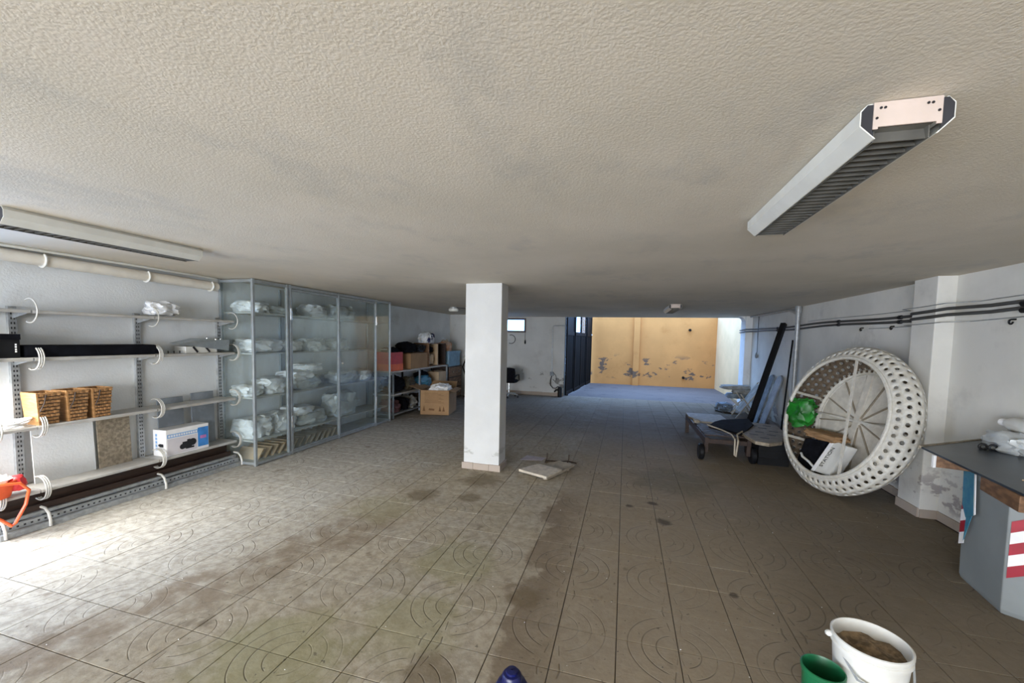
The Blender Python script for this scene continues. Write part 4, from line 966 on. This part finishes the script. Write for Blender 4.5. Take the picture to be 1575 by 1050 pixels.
bm = bmesh.new(); bm.from_mesh(shell.data); bmesh.ops.remove_doubles(bm, verts=bm.verts, dist=.0008); bmesh.ops.recalc_face_normals(bm, faces=bm.faces); bm.to_mesh(shell.data); bm.free()
# make the faces look outwards, then give the weave a thickness with an inner face coloured brown for its shade
f0 = shell.data.polygons[0]; c0 = f0.center+ORG[db.name]
if (c0-(DC-DN*DN.dot(DC-c0)*-1)).dot(f0.normal) < 0: shell.data.flip_normals()
shell.data.materials.append(m_daybed_dk)
so = shell.modifiers.new('thickness', 'SOLIDIFY'); so.thickness = .018; so.offset = -1; so.material_offset = 1
MB().tube([DP(DR*math.cos(2*PI*k/64), DR*math.sin(2*PI*k/64), .0) for k in range(64)], .020, 8, closed=True).build('front_rim', m_daybed, db, smooth=True)
rb_ = prof(1); MB().tube([DP(rb_*math.cos(2*PI*k/64), rb_*math.sin(2*PI*k/64), DEP) for k in range(64)], .016, 8, closed=True).build('rear_rim', m_daybed, db, smooth=True)
# base disc with ring, spokes and hub
DD, RD, HX, HY = .36, .625, -.03, .02
disc = MB(); ring = [DP(HX+RD*math.cos(2*PI*k/48), HY+RD*math.sin(2*PI*k/48), DD) for k in range(48)]
disc.prism(list(reversed(ring)), -DN*.02)
dsc = disc.build('base_disc', m_daybed_in, db)
MB().tube([DP(HX+(RD-.04)*math.cos(2*PI*k/64), HY+(RD-.04)*math.sin(2*PI*k/64), DD-.008) for k in range(64)], .030, 8, closed=True).build('woven_ring', m_daybed, dsc, smooth=True)
for k in range(56):
    a = 2*PI*k/56; p = DP(HX+(RD-.04)*math.cos(a), HY+(RD-.04)*math.sin(a), DD-.039); e = (DP(HX+RD*math.cos(a), HY+RD*math.sin(a), DD-.039)-p).normalized()
    MB().bar(p-e*.013, p+e*.013, .028, .004, DN).build('ring_gap', m_daybed_dk, dsc)
MB().tube([DP(HX+(RD-.075)*math.cos(2*PI*k/48), HY+(RD-.075)*math.sin(2*PI*k/48), DD-.006) for k in range(48)], .009, 6, closed=True).build('inner_ring', m_daybed, dsc, smooth=True)
for k in range(12):
    a = 2*PI*k/12+.13
    MB().bar(DP(HX+.03*math.cos(a), HY+.03*math.sin(a), DD-.008), DP(HX+(RD-.08)*math.cos(a), HY+(RD-.08)*math.sin(a), DD-.008), .013, .016, DN).build('spoke', m_browntile, dsc)
MB().lathe([(.05, 0), (.05, .014), (.02, .022)], DP(HX, HY, DD), 14, Matrix((tuple(D1), tuple(D2), tuple(DN))).transposed(), True, True).build('hub', m_daybed, dsc)
MB().bar(DP(HX-.02, HY-RD+.08, DD-.015), DP(HX-.02, HY+RD-.08, DD-.015), .07, .022, DN).build('upright_batten', m_daybed_in, dsc)
MB().bar(DP(HX-RD+.04, HY, DD-.035), DP(HX+RD-.1, HY, DD-.035), .024, .022, DN).build('cross_bar', m_daybed, dsc)
MB().bar(DP(.10, .672, .005), DP(.33, -.585, .005), .02, .02, DN).build('front_bar', m_daybed, db)
for (a, b) in ((-.65, .20), (-.57, -.36)):
    MB().bar(DP(a, b, .01), DP(a*.98, b, DD), .022, .022, DN).build('stay', m_daybed, db)
# things kept inside the shell
tag(MB().blob(DP(-.575, -.03, .10), (.24, .36, .34), .42, 1.9, 10, 51, .8, .3, False).build('green_bag', m_green, smooth=True), 'bright green plastic bag hanging on the rim of the round daybed', 'bag')
def in_bag(name, pts, thick, mat, lab, parts=None):
    th = thing(name, lab, 'bag', DP(sum(p[0] for p in pts)/4, min(p[1] for p in pts), .2), 'shopping bags inside the daybed')
    q = [DP(a, b, d) for a, b, d in pts]
    MB().prism(q, -DN*thick).build('bag_body', mat, th, bevel=.012)
    return th
k1 = in_bag('black_shopping_bag', [(-.46, -.66, .14), (-.14, -.68, .14), (-.14, -.28, .17), (-.48, -.33, .17)], .13, m_blackcloth, 'black shopping bag with a white strap inside the round daybed')
MB().tube([DP(-.40, -.52, .12), DP(-.34, -.55, .10), DP(-.22, -.58, .10), DP(-.14, -.62, .11)], .014, 6).build('strap', m_white, k1)
k2 = in_bag('white_shopping_bag', [(-.12, -.66, .075), (.14, -.64, .075), (.20, -.27, .12), (-.02, -.25, .12)], .12, m_white, 'white paper shopping bag with black vertical lettering inside the round daybed')
tn = (DP(-.02, -.25, .12)-DP(-.12, -.66, .075)).normalized(); tx = tn; ty = -(DP(.14, -.64, .075)-DP(-.12, -.66, .075)).normalized()
nrm = tx.cross(ty).normalized(); mid = (DP(-.12, -.66, .075)+DP(.14, -.64, .075)+DP(.20, -.27, .12)+DP(-.02, -.25, .12))/4
if nrm.dot(DN) < 0: nrm = -nrm
text_mesh('lettering', 'STATION', .062, m_ink, k2, mid+nrm*.004-D1*.035, tx, ty, .0015)
MB().prism([DP(-.12, -.66, .073), DP(-.075, -.66, .073), DP(.025, -.25, .118), DP(-.02, -.25, .118)], DN*.004).build('side_fold', m_paper, k2)
tag(MB().blob(DP(-.20, -.23, .18), (.22, .56, .10), .30, 2.0, 9, 12, .6, .28, False).build('crumpled_cardboard', m_card, smooth=True), 'flattened beige cardboard lying over the bags in the round daybed', 'cardboard')

# ------------------------------------------------------------------ sun lounger frame, boards and beam
sg = thing('sun_lounger', 'low dark wooden sun lounger frame on wheels with a pale head panel', 'sun lounger', (1.45, 7.2, 0))
for x in (1.16, 1.70): box('side_rail', (x-.025, 6.22, .24), (x+.025, 8.14, .33), m_wood_d, sg, .004)
for y in (6.25, 7.2, 8.11): box('cross_rail', (1.185, y-.02, .25), (1.675, y+.02, .31), m_wood_d, sg)
for x in (1.16, 1.70): box('leg', (x-.03, 8.06, 0), (x+.03, 8.12, .345), m_wood_d, sg, .004)
for x in (1.16, 1.70):
    box('leg', (x-.025, 6.24, .10), (x+.025, 6.30, .24), m_wood_d, sg, .004)
    s = -1 if x < 1.4 else 1
    MB().lathe([(.10, -.035), (.115, -.02), (.115, .02), (.10, .035)], (x+s*.062, 6.27, .115), 20, Matrix.Rotation(PI/2, 3, 'Y'), True, True).build('wheel', m_black, sg, smooth=True)
for k in range(7):
    y = 6.34+k*.115; box('slat', (1.15, y, .332), (1.71, y+.08, .35), m_wood_d, sg)
MB().prism([(1.13, 8.12, .335), (1.13, 7.74, .335), (1.26, 7.30, .335), (1.52, 7.28, .335), (1.72, 7.6, .335), (1.72, 8.12, .335)], (0, 0, .028)).build('head_panel', m_wood_w, sg, bevel=.004)
MB().blob((1.18, 7.26, .37), (.10, .22, .06), .3, 2, 6, 8, .7).build('rag', m_rope, sg, smooth=True)
tag(MB().prism([(1.30, 6.90, .355), (1.66, 6.42, .36), (1.96, 7.02, .40), (2.02, 7.55, .40), (1.60, 7.45, .37), (1.45, 7.25, .364)], (0, 0, .02)).build('black_tarpaulin', m_blackcloth, bevel=.006), 'black tarpaulin sheet spread over the sun lounger', 'tarpaulin')
rp = MB().tube([(1.28, 6.88, .39), (1.42, 6.58, .385), (1.50, 6.34, .375), (1.51, 6.19, .34), (1.51, 6.18, .12), (1.53, 6.18, .10), (1.55, 6.185, .33), (1.57, 6.34, .38), (1.68, 6.52, .395)], .011, 6).build('rope', m_rope, smooth=True)
tag(rp, 'pale rope tied over the black tarpaulin', 'rope')
cr_ = thing('black_crate', 'black plastic crate on the floor under the weathered slotted board', 'crate', (1.98, 6.5, 0))
mb = MB(); lo, hi = (1.83, 6.26, 0), (2.20, 6.95, .335)
mb.box(lo, (hi[0], lo[1]+.012, hi[2])).box((lo[0], hi[1]-.012, 0), hi).box((lo[0], lo[1]+.012, 0), (lo[0]+.012, hi[1]-.012, hi[2])).box((hi[0]-.012, lo[1]+.012, 0), (hi[0], hi[1]-.012, hi[2])).box((lo[0]+.012, lo[1]+.012, 0), (hi[0]-.012, hi[1]-.012, .015))
mb.build('crate_body', m_black, cr_)
for z in (.08, .18, .28): box('rib', (lo[0]-.008, lo[1]-.008, z), (hi[0]+.008, lo[1], z+.02), m_black, cr_)
wb_ = thing('slotted_board', 'weathered grey brown slotted board with a pointed end lying over the black crate', 'board', (1.95, 6.5, .338))
MB().prism([(1.66, 6.46, .338), (1.70, 5.98, .338), (1.84, 5.90, .338), (2.04, 6.06, .338), (2.28, 6.70, .338), (2.36, 7.32, .338), (2.04, 7.42, .338), (1.80, 7.0, .338)], (0, 0, .045)).build('board', m_wood_w, wb_, bevel=.006)
for k, (x, y) in enumerate(((1.80, 6.42), (1.93, 6.62), (1.88, 6.22), (2.03, 6.45), (2.06, 6.95), (1.98, 7.12), (2.14, 6.72), (2.18, 7.15))):
    MB().box((x-.055, y-.022, .3825), (x+.055, y+.022, .3845), Matrix.Rotation(-.35, 3, 'Z')).build('slot', m_slot, wb_)
bmo = tag(MB().bar((2.14, 8.12, .035), (2.875, 8.83, 2.06), .085, .075).build('black_beam', m_black, bevel=.004), 'long black beam leaning diagonally against the right wall', 'beam')
for (y, w, h, lab, mt) in ((9.02, .30, 1.06, 'round topped grey board leaning on the right wall, nearer the pipe', m_greyboard), (9.46, .30, 1.04, 'round topped bluish board leaning on the right wall, nearer the doorway', m_greyblue)):
    q = []
    def pt_(yy, zz): return (2.965-.30*(1-zz/1.06)-.035, yy, zz)
    for k in range(13):
        a = PI*k/12; q.append(pt_(y+w/2*math.cos(a), h-w/2+w/2*math.sin(a)))
    q += [pt_(y-w/2, 0), pt_(y+w/2, 0)]
    tag(MB().prism(q, (.03, 0, .008)).build('round_topped_board', mt, bevel=.003), lab, 'board', 'round topped boards on the right wall')
tag(MB().bar((2.84, 8.55, .0), (2.965, 8.62, 1.75), .03, .02).build('thin_batten', m_darkmetal), 'thin dark batten leaning on the right wall between the beam and the pipe', 'batten')

# folded chairs and cushions by the doorway
fs = thing('folding_stool', 'white folding stool with crossed legs carrying old cushions by the doorway', 'stool', (2.68, 10.85, 0))
for y in (10.70, 11.02):
    for s in (-1, 1):
        MB().bar((2.68-s*.19, y+s*.012, .012), (2.68+s*.19, y+s*.012, .36), .035, .02, (0, 1, 0)).build('leg', m_white, fs)
for s in (-1, 1):
    MB().tube([(2.68+s*.19, 10.66, .365), (2.68+s*.19, 11.06, .365)], .014, 8).build('top_rail', m_white, fs)
MB().prism([(2.48, 10.68, .366), (2.88, 10.68, .366), (2.88, 11.04, .366), (2.48, 11.04, .366)], (0, 0, .012)).build('seat', m_greyblue, fs)
for k, (c, sz, mt, rz, lab) in enumerate((((2.66, 10.86, .41), (.52, .42, .13), m_greyblue, .1, 'faded blue cushion, lowest on the white folding stool'), ((2.74, 10.84, .52), (.42, .44, .13), m_greyfab, -.2, 'faded grey cushion, middle of the pile on the folding stool'), ((2.60, 10.86, .615), (.66, .38, .11), m_greyfab, .25, 'dark grey pointed cushion, topmost of the pile on the folding stool'))):
    tag(MB().blob(c, sz, .16, 1.8, 9, 30+k, .5, rz).build('cushion', mt, smooth=True), lab, 'cushion', 'cushions on the folding stool')
tag(MB().blob((2.38, 10.95, .10), (.36, .40, .24), .34, 2.2, 9, 37, .7).build('blue_rags', m_greyblue, smooth=True), 'heap of faded blue rags on the floor beside the folding stool', 'cloth')
dk = thing('deck_chair', 'folded pale deck chair frame leaning behind the black beam', 'chair', (2.75, 10.0, 0))
for y in (9.95, 10.35):
    MB().bar((2.42, y, .015), (2.94, y, .80), .03, .02).build('leg', m_rope, dk); MB().bar((2.85, y+.03, .015), (2.50, y+.03, .55), .03, .02).build('leg', m_rope, dk)
MB().prism([(2.50, 9.96, .16), (2.90, 9.96, .76), (2.90, 10.35, .76), (2.50, 10.35, .16)], (.02, 0, -.012)).build('fabric', m_greyfab, dk)

# ------------------------------------------------------------------ grey bin and its load
gbn = thing('grey_bin', 'grey plastic waste bin with red and white hazard tape at the right wall', 'bin', (2.62, 3.4, 0))
base = [(2.40, 3.66), (2.325, 3.20), (2.415, 3.13), (2.90, 3.06), (2.95, 3.14), (2.95, 3.66)]
cxb, cyb = 2.66, 3.37
def bp(p, z, k): return Vector((cxb+(p[0]-cxb)*k, cyb+(p[1]-cyb)*k, z))
mb = MB(); n = len(base); lv = [(0, .95), (.03, .975), (.76, 1.0), (.76, 1.035), (.805, 1.035)]
for z, k in lv:
    for p in base:
        q = bp(p, z, k); q.x = min(q.x, 2.955); mb.v.append(q)
for i in range(len(lv)-1):
    for j in range(n): mb.f.append((i*n+j, i*n+(j+1) % n, (i+1)*n+(j+1) % n, (i+1)*n+j))
mb.f = [tuple(reversed(f)) for f in mb.f]; mb.f.append(tuple(range(n)))
mb.build('bin_body', m_bin, gbn, bevel=.006)
# hazard tape on the corner face: five slanted bands
pa, pb_ = Vector((2.325, 3.20, 0)), Vector((2.415, 3.13, 0)); dt = (pb_-pa).normalized(); nt = Vector((dt.y, -dt.x, 0)); 
if nt.dot(Vector((1, 0, 0))) > 0: nt = -nt
tw = .082; o0 = pa+dt*.016+nt*.0015
for k in range(5):
    z0 = .24+k*.072; sl = .055
    q = [o0+up*z0, o0+dt*tw+up*(z0+sl), o0+dt*tw+up*(z0+.072+sl), o0+up*(z0+.072)]
    MB().prism(q, nt*.0015).build('tape_band', m_redtape if k % 2 == 0 else m_paper, gbn)
# hanging strips on the left face
pl0, pl1 = Vector((2.40, 3.66, 0)), Vector((2.325, 3.20, 0)); dl_ = (pl1-pl0).normalized(); nl = Vector((-abs(dl_.y), dl_.x*-1 if False else .16, 0)).normalized()
for k in range(5):
    z0 = .24+k*.085; q = [pl0+dl_*.0+up*z0, pl0+dl_*.06+up*(z0+.03), pl0+dl_*.06+up*(z0+.115), pl0+up*(z0+.085)]
    MB().prism([p+nl*.004 for p in q], nl*.002).build('tape_band', m_redtape if k % 2 else m_paper, gbn)
ts = thing('teal_strip', 'teal printed packaging strip hanging down the side of the grey bin', 'packaging', (2.36, 3.58, .3))
q = [pl0+dl_*.03+up*.80, pl0+dl_*.16+up*.80, pl0+dl_*.19+up*.52, pl0+dl_*.10+up*.47, pl0+dl_*.05+up*.55]
MB().prism([p+nl*.022 for p in q], nl*.004).build('printed_strip', m_teal, ts)
q = [pl0+dl_*.10+up*.47, pl0+dl_*.16+up*.50, pl0+dl_*.09+up*.30]
MB().prism([p+nl*.020 for p in q], nl*.003).build('torn_tail', m_teal, ts)
q = [pl0+dl_*.16+up*.80, pl0+dl_*.175+up*.80, pl0+dl_*.205+up*.53, pl0+dl_*.19+up*.52]
MB().prism([p+nl*.024 for p in q], nl*.004).build('white_edge', m_paper, ts)
# planks across the bin and a slate-blue sheet on top
tag(MB().prism([(2.18, 3.60, .803), (2.30, 3.74, .803), (2.94, 3.52, .803), (2.94, 3.38, .803)], (0, 0, .088)).build('wood_plank', m_wood_m, bevel=.003), 'short brown plank across the grey bin under the slate board, at the daybed side', 'plank', 'planks on the grey bin')
tag(MB().prism([(2.12, 3.12, .803), (2.03, 2.74, .803), (2.16, 2.72, .803), (2.42, 3.16, .803), (2.80, 3.24, .803), (2.78, 3.32, .803), (2.36, 3.27, .803)], (0, 0, .088)).build('wood_plank', m_wood_m, bevel=.003), 'angled brown plank jutting from under the slate board on the bin', 'plank', 'planks on the grey bin')
tag(box('white_card', (2.166, 3.590, .80), (2.182, 3.612, .889), m_paper, bevel=.002), 'small white card hanging at the end of the brown plank', 'card')
sb_ = thing('slate_board', 'slate blue sheet lying across the top of the grey bin', 'board', (2.55, 3.5, .89))
MB().prism([(2.21, 3.80, .890), (2.04, 2.70, .890), (2.96, 2.70, .890), (2.96, 4.32, .890)], (0, 0, .014)).build('sheet', m_sheet, sb_, bevel=.002)
MB().prism([(2.21, 3.80, .889), (2.96, 4.32, .889), (2.96, 4.34, .889), (2.20, 3.815, .889)], (0, 0, .022)).build('pale_edge', m_wood_w, sb_)
tag(MB().prism([(2.24, 3.02, .9045), (2.50, 2.80, .9045), (2.56, 2.86, .9045), (2.34, 3.06, .9045)], (0, 0, .006)).build('pale_offcut', m_card2), 'pale wooden offcut lying on the slate board', 'offcut')
tag(MB().blob((2.80, 3.84, .97), (.26, .34, .17), .3, 2.2, 9, 55, .7).build('film_bag', m_bag2, smooth=True), 'crumpled grey film bag lying on the slate board', 'bag')
wbt = thing('white_bottle', 'white plastic bottle lying on the grey film bag above the bin', 'bottle', (2.83, 3.85, 1.05))
MB().tube([(2.84, 3.62, 1.075), (2.84, 3.66, 1.085), (2.835, 3.92, 1.10), (2.83, 3.98, 1.10)], [.045, .055, .055, .03], 14).build('bottle_body', m_white, wbt, smooth=True)
MB().tube([(2.83, 3.975, 1.10), (2.828, 4.02, 1.10)], .028, 12).build('cap', m_paper, wbt)
cl = MB()
for k in (0, 1): cl.tube(arc((2.62+.045*k, 3.86-.02*k, .926), .020, 0, 2*PI*.97, 12, (1, -.3, 0), (0, 0, 1)), .008, 6)
tag(cl.build('black_clip', m_black, smooth=True), 'small black double ring clip on the slate board', 'clip')

# ------------------------------------------------------------------ buckets and blue jug in the foreground
wk = thing('white_bucket', 'white plastic bucket half filled with dry soil on the floor', 'bucket', (1.125, 2.15, 0))
MB().lathe([(.115, 0), (.118, .004), (.138, .285), (.146, .288), (.146, .300), (.140, .304), (.147, .318), (.147, .332), (.141, .335), (.137, .332), (.135, .30), (.115, .01), (.003, .008)], (1.125, 2.15, 0), 40).build('bucket_shell', m_white, wk, smooth=True)
so_ = MB(); R_ = .132
for i in range(9):
    for k in range(32):
        a = 2*PI*k/32; r = R_*i/8
        so_.v.append(Vector((1.125+r*math.cos(a), 2.15+r*math.sin(a), .272+.035*noise.noise(Vector((r*14*math.cos(a), r*14*math.sin(a), 3)))*(1-.3*i/8)+.014*noise.noise(Vector((r*60*math.cos(a), r*60*math.sin(a), 1))))))
for i in range(8):
    for k in range(32): so_.f.append((i*32+k, i*32+(k+1) % 32, (i+1)*32+(k+1) % 32, (i+1)*32+k))
so_.f = [tuple(reversed(f)) for f in so_.f]
so_.build('soil', m_dirt, wk, smooth=True)
MB().lathe([(.014, 0), (.014, .012), (.008, .02)], (.984, 2.185, .305), 10, Matrix.Rotation(-PI/2, 3, 'Y'), True, True).build('handle_lug', m_white, wk, smooth=True)
MB().tube([(.985, 2.19, .30), (1.02, 2.02, .22), (1.12, 1.995, .19), (1.24, 2.05, .22), (1.268, 2.12, .30)], .005, 6).build('wire_handle', m_steel, wk, smooth=True)
gk = thing('green_bucket', 'small green plastic bucket standing beside the white bucket', 'bucket', (.905, 2.05, 0))
MB().lathe([(.068, 0), (.070, .004), (.078, .20), (.084, .205), (.084, .222), (.079, .224), (.075, .215), (.066, .012), (.003, .010)], (.905, 2.05, 0), 32).build('bucket_shell', m_greencan, gk, smooth=True)
MB().tube([(.84, 2.06, .10), (.87, 2.03, .13), (.92, 2.02, .12), (.955, 2.05, .14)], .006, 6).build('white_splash', m_white, gk, smooth=True)
jg = thing('blue_jug', 'dark blue plastic jug with a screw cap standing on the floor', 'jug', (-.39, 1.50, 0))
MB().lathe([(.070, 0), (.075, .01), (.075, .22), (.070, .262), (.056, .288), (.034, .300), (.034, .31)], (-.39, 1.50, 0), 28, None, True, True).build('jug_body', m_navy, jg, smooth=True)
MB().lathe([(.040, .296), (.040, .318), (.034, .326), (.024, .328), (.024, .338), (.003, .341)], (-.39, 1.50, 0), 20).build('cap', m_navy, jg, smooth=True)

# ------------------------------------------------------------------ crumbs of plaster and dirt on the floor
def crumbs(name, n, mat, region, smin, smax, lab):
    mb = MB(); rnd = random.Random(len(name))
    for k in range(n):
        x, y = region(rnd); s = rnd.uniform(smin, smax); a = rnd.uniform(0, 6.3); h = s*.35
        ps = [Vector((x+s*rnd.uniform(.6, 1)*math.cos(a+q*PI/2), y+s*.7*rnd.uniform(.6, 1)*math.sin(a+q*PI/2), -.002)) for q in range(4)]
        mb.add(ps+[Vector((x, y, h))], [(0, 1, 4), (1, 2, 4), (2, 3, 4), (3, 0, 4)])
    o = mb.build(name, mat); o['kind'] = 'stuff'; o['label'] = lab; o['category'] = 'debris'
crumbs('plaster_crumbs', 150, m_paper, lambda r: (r.uniform(-4.2, 2.7), 1.3+4.5*r.random()**1.3), .003, .010, 'white plaster crumbs scattered over the tiled floor')
crumbs('dirt_crumbs', 170, m_slot, lambda r: (r.uniform(-1.2, 2.2), 1.3+3.2*r.random()), .003, .010, 'dark crumbs of dirt scattered over the tiled floor')
